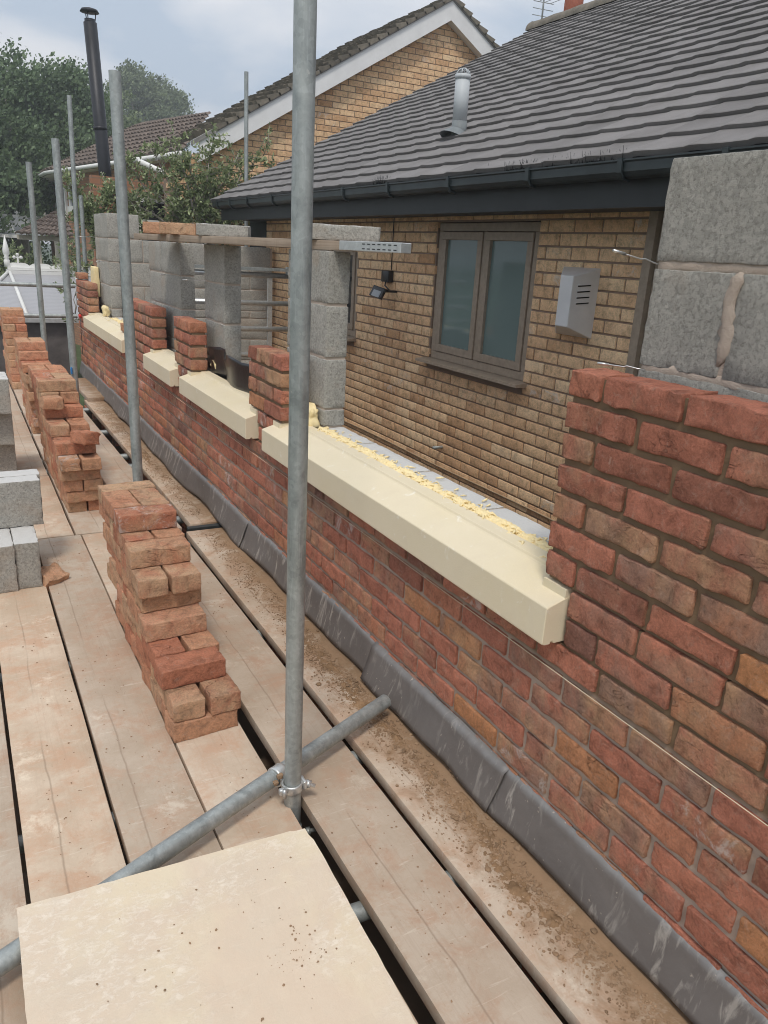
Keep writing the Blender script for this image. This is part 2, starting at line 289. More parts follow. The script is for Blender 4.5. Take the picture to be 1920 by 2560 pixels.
# ------------------------------------------------------------------ object helpers
def tag(o,label,cat,group=None,kind=None):
    if label: o['label']=label
    if cat: o['category']=cat
    if group: o['group']=group
    if kind: o['kind']=kind
    return o
def empty(name,loc,label,cat,group=None,rz=0):
    o=bpy.data.objects.new(name,None); COL.objects.link(o); o.location=loc; o.rotation_euler=(0,0,rz); o.empty_display_size=.05
    return tag(o,label,cat,group)
class MB:
    """mesh builder: verts, faces, per-vertex colour attribute 'bc', material index"""
    def __init__(s): s.v=[]; s.f=[]; s.c=[]; s.mi=[]; s.sm=[]
    def add(s,vs,fs,col=(.5,.5,.5),mi=0,smooth=False):
        o=len(s.v); s.v.extend([tuple(p) for p in vs]); s.f.extend([tuple(i+o for i in f) for f in fs]); s.c.extend([col]*len(vs)); s.mi.extend([mi]*len(fs)); s.sm.extend([smooth]*len(fs)); return s
    def box(s,a,b,mi=0,col=(.5,.5,.5),bev=0.):
        if bev: 
            return s.rbox(((a[0]+b[0])/2,(a[1]+b[1])/2,(a[2]+b[2])/2),(b[0]-a[0],b[1]-a[1],b[2]-a[2]),(1,1,1),bev,0,1,0,col,mi,smooth=False)
        x0,y0,z0=a; x1,y1,z1=b
        vs=[(x0,y0,z0),(x1,y0,z0),(x1,y1,z0),(x0,y1,z0),(x0,y0,z1),(x1,y0,z1),(x1,y1,z1),(x0,y1,z1)]
        return s.add(vs,[(0,3,2,1),(4,5,6,7),(0,1,5,4),(1,2,6,5),(2,3,7,6),(3,0,4,7)],col,mi)
    def prism(s,poly,axis,a,b,mi=0,col=(.5,.5,.5)):
        """polygon (2d) extruded along axis 0/1/2 between a and b"""
        n=len(poly)
        def P(p,t):
            if axis==0: return (t,p[0],p[1])
            if axis==1: return (p[0],t,p[1])
            return (p[0],p[1],t)
        vs=[P(p,a) for p in poly]+[P(p,b) for p in poly]
        fs=[tuple(range(n))[::-1],tuple(range(n,2*n))]+[(i,(i+1)%n,n+(i+1)%n,n+i) for i in range(n)]
        return s.add(vs,fs,col,mi)
    def rbox(s,c,size,segs,rad,amp,freq,seed,col=(.5,.5,.5),mi=0,rot=None,chip=0.,smooth=True,frog=0.):
        L=[]
        for k in range(3):
            h=size[k]/2; n=segs[k]; inner=np.linspace(-h+rad,h-rad,n+1) if n>0 else np.array([0.])
            L.append(np.concatenate([[-h],inner,[h]]))
        N=[len(l)-1 for l in L]; idx={}; vs=[]; fs=[]
        hs=np.array(size)/2
        def V(i,j,k):
            key=(i,j,k)
            if key in idx: return idx[key]
            p=np.array([L[0][i],L[1][j],L[2][k]])
            q=np.clip(p,-(hs-rad),hs-rad); d=p-q; nn=np.linalg.norm(d)
            edge=(abs(d)>1e-9).sum()
            if nn>0: p=q+d/nn*rad
            if amp:
                w=noise.noise_vector(Vector((p*freq).tolist())+Vector((seed*7.13,seed*3.7,seed*1.9)))
                p=p+np.array(w)*amp*(1+chip*(edge>1))
                w2=noise.noise_vector(Vector((p*freq*3.3).tolist())+Vector((seed*2.1,0,seed*5.)))
                p=p+np.array(w2)*amp*.45*(1+chip*(edge>1))
            if frog and k==N[2] and abs(p[0])<hs[0]*.62 and abs(p[1])<hs[1]*.5: p[2]-=frog
            if rot is not None: p=rot@p
            idx[key]=len(vs); vs.append((p[0]+c[0],p[1]+c[1],p[2]+c[2])); return idx[key]
        for i in range(N[0]):
            for j in range(N[1]):
                fs.append((V(i,j,0),V(i,j+1,0),V(i+1,j+1,0),V(i+1,j,0))); k=N[2]
                fs.append((V(i,j,k),V(i+1,j,k),V(i+1,j+1,k),V(i,j+1,k)))
        for i in range(N[0]):
            for k in range(N[2]):
                fs.append((V(i,0,k),V(i+1,0,k),V(i+1,0,k+1),V(i,0,k+1))); j=N[1]
                fs.append((V(i,j,k),V(i,j,k+1),V(i+1,j,k+1),V(i+1,j,k)))
        for j in range(N[1]):
            for k in range(N[2]):
                fs.append((V(0,j,k),V(0,j,k+1),V(0,j+1,k+1),V(0,j+1,k))); i=N[0]
                fs.append((V(i,j,k),V(i,j+1,k),V(i,j+1,k+1),V(i,j,k+1)))
        return s.add(vs,fs,col,mi,smooth)
    def tube(s,pts,r,n=12,mi=0,col=(.5,.5,.5),cap=True,closed_r=None):
        pts=[Vector(p) for p in pts]; rings=[]; vs=[]; fs=[]
        rr=r if isinstance(r,(list,tuple)) else [r]*len(pts)
        up=None
        for i,p in enumerate(pts):
            d=(pts[min(i+1,len(pts)-1)]-pts[max(i-1,0)]).normalized()
            if up is None: up=d.orthogonal().normalized()
            else: up=(up-d*up.dot(d)).normalized()
            w=d.cross(up)
            for k in range(n):
                a=2*PI*k/n; vs.append(p+(up*math.cos(a)+w*math.sin(a))*rr[i])
        for i in range(len(pts)-1):
            for k in range(n):
                a=i*n+k; b=i*n+(k+1)%n; fs.append((a,b,b+n,a+n))
        if cap: fs.append(tuple(range(n))[::-1]); fs.append(tuple(range((len(pts)-1)*n,len(pts)*n)))
        return s.add(vs,fs,col,mi,True)
    def build(s,name,mats,parent=None,loc=None):
        me=bpy.data.meshes.new(name); me.from_pydata(s.v,[],s.f); 
        for m in (mats if isinstance(mats,(list,tuple)) else [mats]): me.materials.append(m)
        me.polygons.foreach_set('material_index',s.mi); me.polygons.foreach_set('use_smooth',s.sm)
        a=me.color_attributes.new('bc','FLOAT_COLOR','POINT'); a.data.foreach_set('color',np.array([(*c,1) for c in s.c],dtype=np.float32).ravel())
        me.update(); o=bpy.data.objects.new(name,me); COL.objects.link(o)
        if parent: o.parent=parent
        if loc: o.location=loc
        return o
def smooth_caps(o):  # keep cap edges crisp
    try: o.data.set_sharp_from_angle(angle=math.radians(32))
    except Exception: pass
    return o
def rnd3(): return (random.random(),random.random(),random.random())

# ------------------------------------------------------------------ brickwork
ZT=1.286
def zt(k): return ZT-.075*k
def lay(mb,k,y0,y1,phase=None,segs=None,cw=.215,x0=0.,dep=.1025,amp=.0026,dz=0.,mi=0,off=0.):
    """one course k of bricks between y0 and y1, stretcher bond; joints fall at 1.35+n*.225 (odd) or half-shifted (even)"""
    z1=zt(k)+dz; z0=z1-.065
    ph=(1.35 if k%2 else 1.35-.1125) if phase is None else phase
    n0=math.floor((y0-ph)/.225)-1
    y=ph+n0*.225
    while y<y1:
        a=max(y+.0,y0); b=min(y+.215,y1)
        if b-a>.03:
            near=(a<4.2)
            sg=segs or ((1,14,5) if near else (1,4,2))
            sh=random.uniform(-.0025,.0025)
            if b-a<.13: sg=(1,max(2,sg[1]//2),sg[2])
            r=rnd3()
            mb.rbox((x0+dep/2+sh,(a+b)/2,(z0+z1)/2+random.uniform(-.0015,.0015)),(dep,b-a-.005,.0595+random.uniform(-.002,.002)),sg,.003,amp,26,random.random()*50,r,mi,chip=.7)
        y+=.225
    return mb
def piercourse(mb,k,y0,y1,half,segs=None):
    """self-contained pier: bond starts from y1 (far end)"""
    y=y1; first=True; z1=zt(k)
    while y>y0+.02:
        w=.1025 if (half and first) else .215
        a=max(y-w,y0)
        if y0<a<y0+.06: a=y0
        near=a<4.2
        mb.rbox((.05125+random.uniform(-.002,.002),(a+y)/2,z1-.0325),(.1025,y-a-.006,.0585+random.uniform(-.002,.002)),((4,14,5) if near else (2,4,2)),.003,.0027,26,random.random()*50,rnd3(),0,chip=1.1)
        y=a-.01; first=False

wall=MB()
YF=9.51
for k in range(9,26): lay(wall,k,-.6,YF)
sills=[(1.262,3.275),(3.50,4.775),(5.01,5.815),(6.64,8.73)]
gaps=[(-.6,1.252),(3.285,3.49),(4.785,5.0),(5.825,6.63),(8.74,YF)]
for k in (7,8):
    for i,(a,b) in enumerate(gaps):
        if i==0:
            # beside the big sill: stretcher then dark half brick, as laid
            y=b; first=True
            while y>a:
                w=.1025 if (k==8 and first) else .215
                wall.rbox((.05125,y-w/2,zt(k)-.0325),(.1025,w,.065),(1,8,4),.004,.0028,22,random.random()*50,((.02,.95,.9) if (k==8 and first) else rnd3()),0,chip=.7)
                y-=w+.01; first=False
        else: lay(wall,k,a,b)
# mortar core set back from the brick faces
def core(mb,y0,y1,z0,z1,xf,xb=.095,mi=1):
    mb.box((xf,y0,z0),(xb,y1,z1),mi)
core(wall,-.6,YF-.006,-1.4,.6105,.0088)
for i,(a,b) in enumerate(gaps): core(wall,a+(0 if i==0 else .006),b-.006,.6105,.757,.0100,.0955)
brick_wall=wall.build('brick_wall',[M_brick,M_mortar])
tag(brick_wall,'long half-built red brick outer wall with five stub piers, beside the scaffold boards','brick wall')
piers=[(-.6,1.35,0),(3.174,3.617,3),(4.679,5.092,3),(5.72,6.73,3),(8.69,9.51,3)]
plabs=['tall toothless pier of smeared red bricks, nearest','','','','']
for i,(a,b,k0) in enumerate(piers):
    mb=MB()
    for k in range(k0,7):
        piercourse(mb,k,a,b,half=((k-k0)%2==0))
    if i==4: mb.rbox((.05125,9.40,zt(2)-.0325),(.1025,.215,.065),(2,4,2),.004,.0026,22,3.3,rnd3(),0)
    mb.box((.0105,a+.010,zt(6)-.072),(.0925,b-.010,zt(k0)-.012),1)
    # bed mortar between bricks is slightly recessed everywhere
    o=mb.build('brick_pier',[M_brick,M_mortar],brick_wall)

# ------------------------------------------------------------------ stone sills
slab_l=['longest cream cast stone window sill, nearest on the red brick wall','second cream stone sill from the camera, between two brick stubs',
 'shortest cream stone sill, between the third and fourth brick stubs','farthest cream stone sill on the red wall, partly behind a steel pole']
def make_sill(y0,y1,lab):
    mb=MB()
    st=.088  # stooling length
    def sec(y,zt_): pass
    # body profile (x,z): drip groove below, sloping weathering, raised back lip
    prof=[(-.055,.622),(-.052,.618),(-.036,.618),(-.033,.626),(-.024,.626),(-.021,.6185),(.118,.6185),(.118,.765),(.064,.765),(.06,.758),(.052,.752),(-.052,.7215),(-.055,.719)]
    n=len(prof); ys=[y0+.0,y0+.003,y1-.003,y1]; vs=[];fs=[]
    for j,y in enumerate(ys):
        for (x,z) in prof:
            if j in(0,3): x=x+(.003 if x<0 else -.003)*1; z=z+(.003 if z<.65 else -.003)
            vs.append((x,y,z))
    for j in range(3):
        for i in range(n): fs.append((j*n+i,j*n+(i+1)%n,(j+1)*n+(i+1)%n,(j+1)*n+i))
    fs.append(tuple(range(n))); fs.append(tuple(range(3*n,4*n))[::-1])
    mb.add(vs,fs)
    o=mb.build('stone_sill',M_stone); tag(o,lab,'window sill','cream stone sills on the red wall')
    for a,b in ((y0,y0+st),(y1-st,y1)):
        m2=MB(); e=.0015
        m2.prism([(-.0,.735),(-.0,.7595),(.0625,.7605),(.0625,.74)],1,a+e,b-e); m2.build('stooling',M_stone,o)
    bm=o.modifiers.new('b','BEVEL'); bm.width=.0025; bm.segments=2; bm.limit_method='ANGLE'; bm.angle_limit=.6
    return o
for (a,b),l in zip(sills,slab_l): make_sill(a,b,l)

# ------------------------------------------------------------------ string line, flashing
mb=MB(); pts=[(-.006,y,.5395-.006*math.sin((y+.5)/10.2*PI)*.3) for y in np.linspace(-.5,9.6,30)]
mb.tube(pts,.0009,6); tag(mb.build('string_line',flat('pale_string',(.75,.68,.5),.8)),'thin pale string line stretched along the red wall under the sills','string line')

def flash(y0,y1,lab,out=0.,seed=0):
    mb=MB(); ny=max(8,int((y1-y0)/.03)); nz=9; vs=[];fs=[]
    for j in range(ny+1):
        y=y0+(y1-y0)*j/ny
        ztop=.158+.006*noise.noise(Vector((y*2.1,0,seed)))+.004*noise.noise(Vector((y*9,0,0)))
        w=.016*noise.noise(Vector((y*1.5,3,seed)))+.008*abs(noise.noise(Vector((y*3.1,8,seed))))
        zb=.016+.02*noise.noise(Vector((y*2.6,5,seed)))
        for i in range(nz+1):
            t=i/nz; z=ztop+(zb-ztop)*t
            x=-.004-.034*t**1.3-out-w*t*1.6+.004*noise.noise(Vector((y*7,z*14,seed)))*min(1,t*4)
            if i==0: x=.004
            vs.append((x,y+(.02*t if j==0 and out else 0),z))
    for j in range(ny):
        for i in range(nz):
            a=j*(nz+1)+i; fs.append((a,a+1,a+nz+2,a+nz+1))
    mb.add(vs,fs,smooth=True); o=mb.build('flashing_sheet',M_lead)
    so=o.modifiers.new('s','SOLIDIFY'); so.thickness=.0012; so.offset=0
    return tag(o,lab,'flashing','grey flashing sheets along the wall base')
flash(-.6,1.41,'nearest grey flashing sheet at the wall foot, lower right of the photo',0,1)
flash(1.385,2.19,'grey flashing sheet by the end of the cross tube, lifted corner over the nearest sheet',.009,2)
flash(2.17,3.62,'grey flashing sheet under the long sill, behind the big steel pole',0.,3)
flash(3.60,6.15,'grey flashing sheet under the second and third sills',.004,4)
flash(6.12,9.5,'farthest grey flashing sheet, rippled, at the far wall foot',0.,5)

# ------------------------------------------------------------------ block work (inner leaf)
BX0,BX1=.155,.255
def blk(mb,y0,y1,z0,z1,near,x0=BX0,x1=BX1,axis='y'):
    sg=(4,18,10) if near else (2,8,5)
    mb.rbox(((x0+x1)/2,(y0+y1)/2,(z0+z1)/2),(x1-x0,y1-y0,z1-z0),sg,.0025,.0018,55,random.random()*60,rnd3(),0,chip=1.)
bw=MB()
# low wall behind the sills, top at .76
zc=[(.545,.76),(.32,.535),(.095,.31),(-.13,.085)]
for n,(z0,z1) in enumerate(zc):
    y=1.40+(.225 if n%2 else 0)-2.25
    while y<9:
        a,b=y,min(y+.44,9.0)
        blk(bw,a,b,z0,z1,n==0 and y<3.3 and y>1); y+=.45
bw.box((BX0+.004,-.8,-1.4),(BX1-.004,8.99,.7575),1)
inner=bw.build('block_wall',[M_block,M_bmortar])
tag(inner,'grey concrete block inner wall standing just behind the red brick wall','block wall')
# near raised panel
nb=MB()
for (z0,z1,ph) in ((1.530,1.740,.85),(1.300,1.512,1.078),(1.075,1.29,.85),(.85,1.065,1.078),(.77,.84,.85)):
    a=ph; blk(nb,a,1.292,z0,z1,True); y=a-.012
    while y>-.4: blk(nb,y-.44,y,z0,z1,False); y-=.452
nb.box((BX0+.0035,-.8,.762),(BX1-.004,1.286,1.730),1)
# smeared mortar on the front joints
def smear(mb,pts,r,seed,sq=.55):
    """irregular flattened run of mortar along pts, stuck on the face x=BX0"""
    vs=[];fs=[];n=10
    P=[Vector(p) for p in pts]
    for i,p in enumerate(P):
        d=(P[min(i+1,len(P)-1)]-P[max(i-1,0)]).normalized(); w=Vector((-1,0,0)); u=d.cross(w).normalized()
        for k in range(n):
            a=2*PI*k/n; rr=r[i]*(1+.7*noise.noise(Vector((i*.55,k*1.1,seed)))+.35*noise.noise(Vector((i*1.9,k*2.3,seed))))
            vs.append(p+u*math.cos(a)*rr+w*math.sin(a)*rr*sq)
    for i in range(len(P)-1):
        for k in range(n):
            a=i*n+k;b=i*n+(k+1)%n; fs.append((a,b,b+n,a+n))
    fs.append(tuple(range(n))[::-1]); fs.append(tuple(range((len(P)-1)*n,len(P)*n)))
    mb.add(vs,fs,(.5,.5,.5),1,True)
zs=np.linspace(1.515,1.325,14)
smear(nb,[(BX0+.002,1.071+.006*math.sin(z*40)+(1.515-z)*.05,z) for z in zs],[.012+.006*abs(math.sin(i*1.3)) if i not in(0,13) else .004 for i in range(14)],3,.42)
ys=np.linspace(1.285,.2,60)
smear(nb,[(BX0+.004,y,1.521+.003*noise.noise(Vector((y*20,0,0)))) for y in ys],[.011+.004*noise.noise(Vector((y*17,4,0))) for y in ys],5,.16)
smear(nb,[(BX0+.004,y,1.294+.004*noise.noise(Vector((y*20,9,0)))) for y in ys],[.013+.006*noise.noise(Vector((y*17,7,0))) for y in ys],6,.3)
o=nb.build('raised_panel',[M_block,M_bmortar],inner)
def bpier(y0,y1,ztop,joints=(),extra=False):
    mb=MB(); cs=[(.77,.84),(.85,1.062),(1.074,1.288),(1.30,1.51)]
    if extra: cs.append((1.522,1.745))
    near=y0<4
    for n,(z0,z1) in enumerate(cs):
        js=[y0]+([j+(.11 if n%2 else 0) for j in joints])+[y1]
        for a,b in zip(js[:-1],js[1:]): blk(mb,a+(.005 if a!=y0 else 0),b-(.005 if b!=y1 else 0),z0,min(z1,ztop),near)
    mb.box((BX0+.004,y0+.005,.76),(BX1-.005,y1-.005,cs[-1][1]-.004),1)
    ys=np.linspace(y0+.005,y1-.02,14)
    for z in (1.294,1.068,.845):
        smear(mb,[(BX0+.005,y,z+.004*noise.noise(Vector((y*20,z,0)))) for y in ys],[.011+.005*noise.noise(Vector((y*17,z*9,0))) for y in ys],z*9,.2)
    return mb.build('block_pier',[M_block,M_bmortar],inner)
bpier(3.05,3.50,1.51); bpier(4.49,4.90,1.51); bpier(5.49,6.45,1.51,(5.94,)); bpier(8.23,9.0,1.745,(8.62,),True)
# return wall running away to the house
rw=MB()
for n,(z0,z1) in enumerate([(-.13,.085),(.095,.31),(.32,.535),(.545,.76),(.77,.84),(.85,1.062),(1.074,1.288),(1.30,1.51),(1.522,1.745)]):
    x=.262; xe=1.86 if n<8 else .46
    if n%2: x-=.22
    while x<xe:
        a=max(x,.262); b=min(x+.44,xe)
        if b-a>.04: rw.rbox(((a+b)/2,8.30,(z0+z1)/2),(b-a,.1,z1-z0),(6,2,4),.004,.003,30,random.random()*60,rnd3(),0,chip=1.)
        x+=.45
rw.box((.262,8.256,-1.4),(1.856,8.344,1.505),1); rw.box((.262,8.256,1.505),(.456,8.344,1.74),1)
tag(rw.build('return_block_wall',[M_block,M_bmortar]),'dark grey block return wall seen through the gaps behind the tubular rails','block wall')

# wall ties
def tie(p,q,lab):
    mb=MB(); p=Vector(p);q=Vector(q); d=q-p
    mb.tube([p-d*.15,p,p+d*.28+Vector((0,0,.003)),p+d*.36,q],.0016,6)
    mb.tube([p+d*.72,q],.0032,6)
    tag(mb.build('wall_tie',M_wire),lab,'wall tie','steel wall ties sticking out of the blockwork')
tie((.158,1.292,1.523),(.03,1.30,1.545),'bent steel wall tie sticking out from the top joint of the near raised blocks')
tie((.12,1.26,1.294),(.06,1.33,1.298),'steel wall tie lying on top of the nearest red brick pier')
tie((.158,5.55,1.294),(.02,5.5,1.296),'steel wall tie poking from the wide third block pier')
tie((.158,4.86,1.294),(.03,4.95,1.293),'steel wall tie poking from the narrow second block pier')
tie((.158,8.3,1.294),(.03,8.2,1.29),'lower steel wall tie on the tallest far block pier')
tie((.158,8.9,1.515),(-.02,9.0,1.515),'upper steel wall tie on the tallest far block pier')

# ------------------------------------------------------------------ insulation, membrane
def wool_strip(y0,y1,z,lab,seed=0,w=.075,xc=.146,h=.017):
    mb=MB(); n=int((y1-y0)/.0035); m=20; vs=[];fs=[]
    for j in range(n+1):
        y=y0+(y1-y0)*j/n
        for i in range(m+1):
            t=i/m-.5; hh=h*(1-(2*t)**2)
            nz_=noise.noise(Vector((y*38,t*3.5,seed)))*.55+abs(noise.noise(Vector((y*85,t*8,seed))))*1.1-.3+noise.noise(Vector((y*190,t*18,seed)))*.35
            vs.append((xc+t*w*(1+.3*noise.noise(Vector((y*14,3,seed))))*1.0+.006*noise.noise(Vector((y*60,t*4,seed)))-.004*nz_,y,z+hh*(1+.5*noise.noise(Vector((y*9,0,seed))))+nz_*.013*(1 if 0<i<m else .2)))
    for j in range(n):
        for i in range(m): a=j*(m+1)+i; fs.append((a,a+1,a+m+2,a+m+1))
    mb.add(vs,fs,smooth=True)
    for q in range(int((y1-y0)*130)):   # loose tufts
        y=random.uniform(y0,y1); x=xc+random.gauss(0,w*.33); s=random.uniform(.006,.02); zz=z+.010+random.uniform(0,.006)
        a=random.random()*6.3; mb.tube([(x,y,zz),(x+s*math.cos(a),y+s*math.sin(a),zz+s*.25),(x+1.8*s*math.cos(a+.6),y+1.8*s*math.sin(a+.6),zz+s*.05)],[s*.12,s*.24,s*.06],5)
    return tag(mb.build('insulation_batt',M_wool),lab,'insulation','yellow insulation in the wall cavity')
wool_strip(1.3,3.05,.75,'fluffy yellow insulation edge filling the cavity behind the longest sill',1)
wool_strip(6.8,8.1,.752,'yellow insulation edge behind the farthest sill',2)
def wool_lump(c,size,lab,seed):
    mb=MB(); mb.rbox(c,size,(6,6,6),min(size)*.3,.016,22,seed,chip=0)
    return tag(mb.build('insulation_lump',M_wool),lab,'insulation','yellow insulation in the wall cavity')
wool_lump((.125,3.16,.80),(.05,.16,.1),'crumpled yellow insulation lump at the foot of the nearest block pier',4)
wool_lump((.11,8.30,.815),(.06,.1,.1),'small yellow insulation lump on the farthest sill',9)
wool_lump((.135,4.62,.83),(.03,.1,.08),'yellow insulation scrap above the black membrane on the second sill',12)
mb=MB(); mb.rbox((.122,8.95,1.07),(.05,.26,.3),(2,4,6),.006,.006,14,3); tag(mb.build('insulation_slab',M_wool),'upright yellow insulation slab standing behind the far end brick pier','insulation')
# black plastic damp-proof sheets
def membrane(path,z0,z1,lab,flare=.0,seed=0,ztops=None):
    mb=MB(); n=len(path); m=8; vs=[];fs=[]
    for j,(x,y) in enumerate(path):
        zt_=ztops[j] if ztops else z1
        for i in range(m+1):
            t=i/m; z=z0+(zt_-z0)*t
            vs.append((x-flare*t*t+.003*noise.noise(Vector((x*20,y*14,z*14+seed))),y,z))
    for j in range(n-1):
        for i in range(m): a=j*(m+1)+i; fs.append((a,a+1,a+m+2,a+m+1))
    mb.add(vs,fs,smooth=True); o=mb.build('plastic_membrane',M_black); so=o.modifiers.new('s','SOLIDIFY'); so.thickness=.0016
    return tag(o,lab,'plastic sheet','black plastic damp sheets in the window openings')
membrane([(.10+.02*math.sin(i*.8)+ (.03 if i>9 else 0),3.66+i*.075,) for i in range(14)],.757,.9,'large curled black plastic sheet standing behind the second sill',.02,1,[.93-.0*i+.008*math.sin(i*1.3) -(.03 if 7<i<10 else 0) for i in range(14)])
membrane([(.1,5.12),(.11,5.16),(.12,5.2),(.125,5.25)],.76,1.02,'tall narrow black plastic flap behind the shortest sill',.015,2,[.98,1.02,1.03,1.0])
mb=MB(); mb.rbox((.07,6.95,.79),(.1025,.215,.065),(3,6,3),.005,.003,22,4,rnd3()); tag(mb.build('brick',M_brick),'single red brick lying on the farthest sill behind the pole','brick')

# ------------------------------------------------------------------ plank, lintel and things on them
PA=Vector((.185,2.95,0)); PB=Vector((-.10,5.72,0)); PD=(PB-PA).normalized(); PN=Vector((PD.y,-PD.x,0)); pyaw=math.atan2(PD.y,PD.x)-PI/2
mb=MB(); L_=(PB-PA).length; mb.rbox((.1125,L_/2,0),(.225,L_,.038),(2,20,1),.0015,.002,3,1)
pk=mb.build('plank',M_plank); smooth_caps(pk); pk.location=(PA.x,PA.y,1.5345); pk.rotation_euler=(0,0,pyaw); tag(pk,'long mortar-stained timber plank laid across the block piers','plank')
mb=MB(); mb.box((-.004,-.385,-.017),(.045,.05,.0195),bev=.002); lin=mb.build('steel_lintel',M_zinc); lin.location=(PA.x,PA.y,1.5345); lin.rotation_euler=(0,0,pyaw)
tag(lin,'short slotted galvanised steel lintel projecting at the near end of the timber plank','lintel')
mb=MB()
for i in range(7):
    for z in (-.008,.0095): mb.box((-.0052,-.36+i*.036,z-.0018),(-.0044,-.341+i*.036,z+.0018))
o=mb.build('slot_row',M_dark,lin)

# ------------------------------------------------------------------ loose bricks
var=[]
for i in range(8):
    mb=MB(); mb.rbox((0,0,0),(.213,.101,.0655),(16,8,5),.0028,.0019,30,i*3.1+1,rnd3(),0,chip=1.1,frog=(.011 if i>=6 else 0))
    me_o=mb.build('brick_proto',M_loose); var.append(me_o.data); bpy.data.objects.remove(me_o)
nbrick=0
def put_brick(x,y,z,rz,lab,group='loose bricks stacked on the scaffold boards',frog=False,tilt=0.,roll=0.):
    global nbrick
    o=bpy.data.objects.new('brick',random.choice(var[6:]) if frog else random.choice(var[:6])); COL.objects.link(o)
    flip=random.choice((0,PI)); 
    o.location=(x,y,z); o.rotation_euler=(roll,tilt,rz+flip); tag(o,lab,'brick',group); nbrick+=1; return o
ords=['first','second','third','fourth','fifth','sixth','seventh','eighth','ninth','tenth','eleventh','twelfth','thirteenth','fourteenth']
lay_n=['first','second','third','fourth','fifth','sixth','seventh','eighth','ninth','tenth','eleventh']
def stack(name,layers,yend,xc,frogs=0.,lean=0.):
    for li,(y0,pat) in enumerate(layers):
        y=y0; s=pat; n=0; z=.0335+.068*li
        xo=xc-lean*li+random.uniform(-.006,.006)
        while y<yend-.05+random.uniform(-.05,.05):
            if s=='S':
                put_brick(xo+random.uniform(-.007,.007),y+.052,z,random.uniform(-.05,.05)+.04,'brick laid crossways, %s from near end, %s layer up, %s'%(ords[n],lay_n[li],name),frog=random.random()<frogs)
                y+=.107+random.uniform(0,.006); s='P'
            else:
                for side,dx in (('left',-.055),('right',.055)):
                    put_brick(xo+dx+random.uniform(-.003,.003),y+.108+random.uniform(-.004,.004),z,PI/2+.04+random.uniform(-.03,.03),'%s lengthways brick, %s from near end, %s layer up, %s'%(side,ords[n],lay_n[li],name),frog=random.random()<frogs)
                y+=.219+random.uniform(0,.006); s='S'
            n+=1
stack('nearest stepped brick stack',[(2.095,'S'),(2.097,'P'),(2.197,'S'),(2.41,'S'),(2.50,'S'),(2.47,'P'),(2.58,'S'),(2.77,'S')],3.12,-.662,0.,.0035)
# layer 3 behind stretcher and beneath: fill the uncovered part of the layers that start further back
stack('second brick stack',[(4.485,'P'),(4.457,'S'),(4.444,'P'),(4.437,'S'),(4.39,'P'),(4.50,'S'),(4.66,'P'),(4.854,'S'),(4.95,'P'),(4.985,'S')],5.55,-.678,.35,.007)
stack('third brick stack',[(6.55,'S'),(6.5,'P'),(6.55,'S'),(6.53,'P'),(6.5,'S'),(6.56,'P'),(6.5,'P'),(6.60,'S'),(6.81,'S'),(6.91,'S')],7.2,-.678,.35,.004)
stack('farthest brick stack',[(8.6,'S'),(8.65,'P'),(8.7,'S'),(8.72,'P'),(8.78,'S'),(8.8,'S'),(8.85,'P'),(8.88,'S'),(8.92,'P'),(9.03,'S'),(9.12,'S')],9.42,-.69,.0,.001)
def half(loc,rot,lab,seed):
    mb=MB(); mb.rbox((0,0,0),(.115,.1025,.066),(7,6,4),.005,.0065,16,seed,rnd3(),0,chip=1.6)
    o=mb.build('half_brick',M_loose); o.location=loc; o.rotation_euler=rot; tag(o,lab,'brick','broken half bricks')
half((-.665,4.47,.443),(0,.12,.62),'broken orange half brick set askew on the near step of the second stack',3)
half((-.79,4.83,.578),(0,.05,.15),'broken dark red half brick on the upper step of the second stack',8)
half((-.975,3.545,.012),(0.3,.1,.5),'small brown brick fragment beside the near grey block stack',14)
# bricks and blocks on the plank
VY=-.497
put_brick(-.044,5.12,1.588,VY+.03,'left red brick lying on the plank, partly behind its neighbour','bricks standing on the plank')
put_brick(.002,4.88,1.588,VY,'right red brick lying on the plank, next to the smooth grey coursing block','bricks standing on the plank')
def course_block(x,y,L,lab,seed):
    mb=MB(); mb.rbox((0,0,0),(L,.1,.063),(14,4,4),.004,.003,38,seed,rnd3(),0,chip=1.); o=mb.build('coursing_block',M_block); o.location=(x,y,1.587); o.rotation_euler=(0,0,VY); tag(o,lab,'concrete block','coursing blocks on the plank')
course_block(.148,4.47,.29,'smooth grey coursing block lying on the middle of the plank',2)
course_block(.262,3.19,.36,'rough grey coursing block lying on the near end of the plank behind the big pole',5)
bvar=[]
for i in range(4):
    mb=MB(); mb.rbox((0,0,0),(.44,.1,.215),(24,6,13),.0025,.0022,55,i*4.4,rnd3(),0,chip=1.2)
    t=mb.build('block_proto',M_block); bvar.append(t.data); bpy.data.objects.remove(t)
def put_block(loc,rot,lab,group='loose concrete blocks'):
    o=bpy.data.objects.new('concrete_block',random.choice(bvar)); COL.objects.link(o); o.location=loc; o.rotation_euler=rot; return tag(o,lab,'concrete block',group)
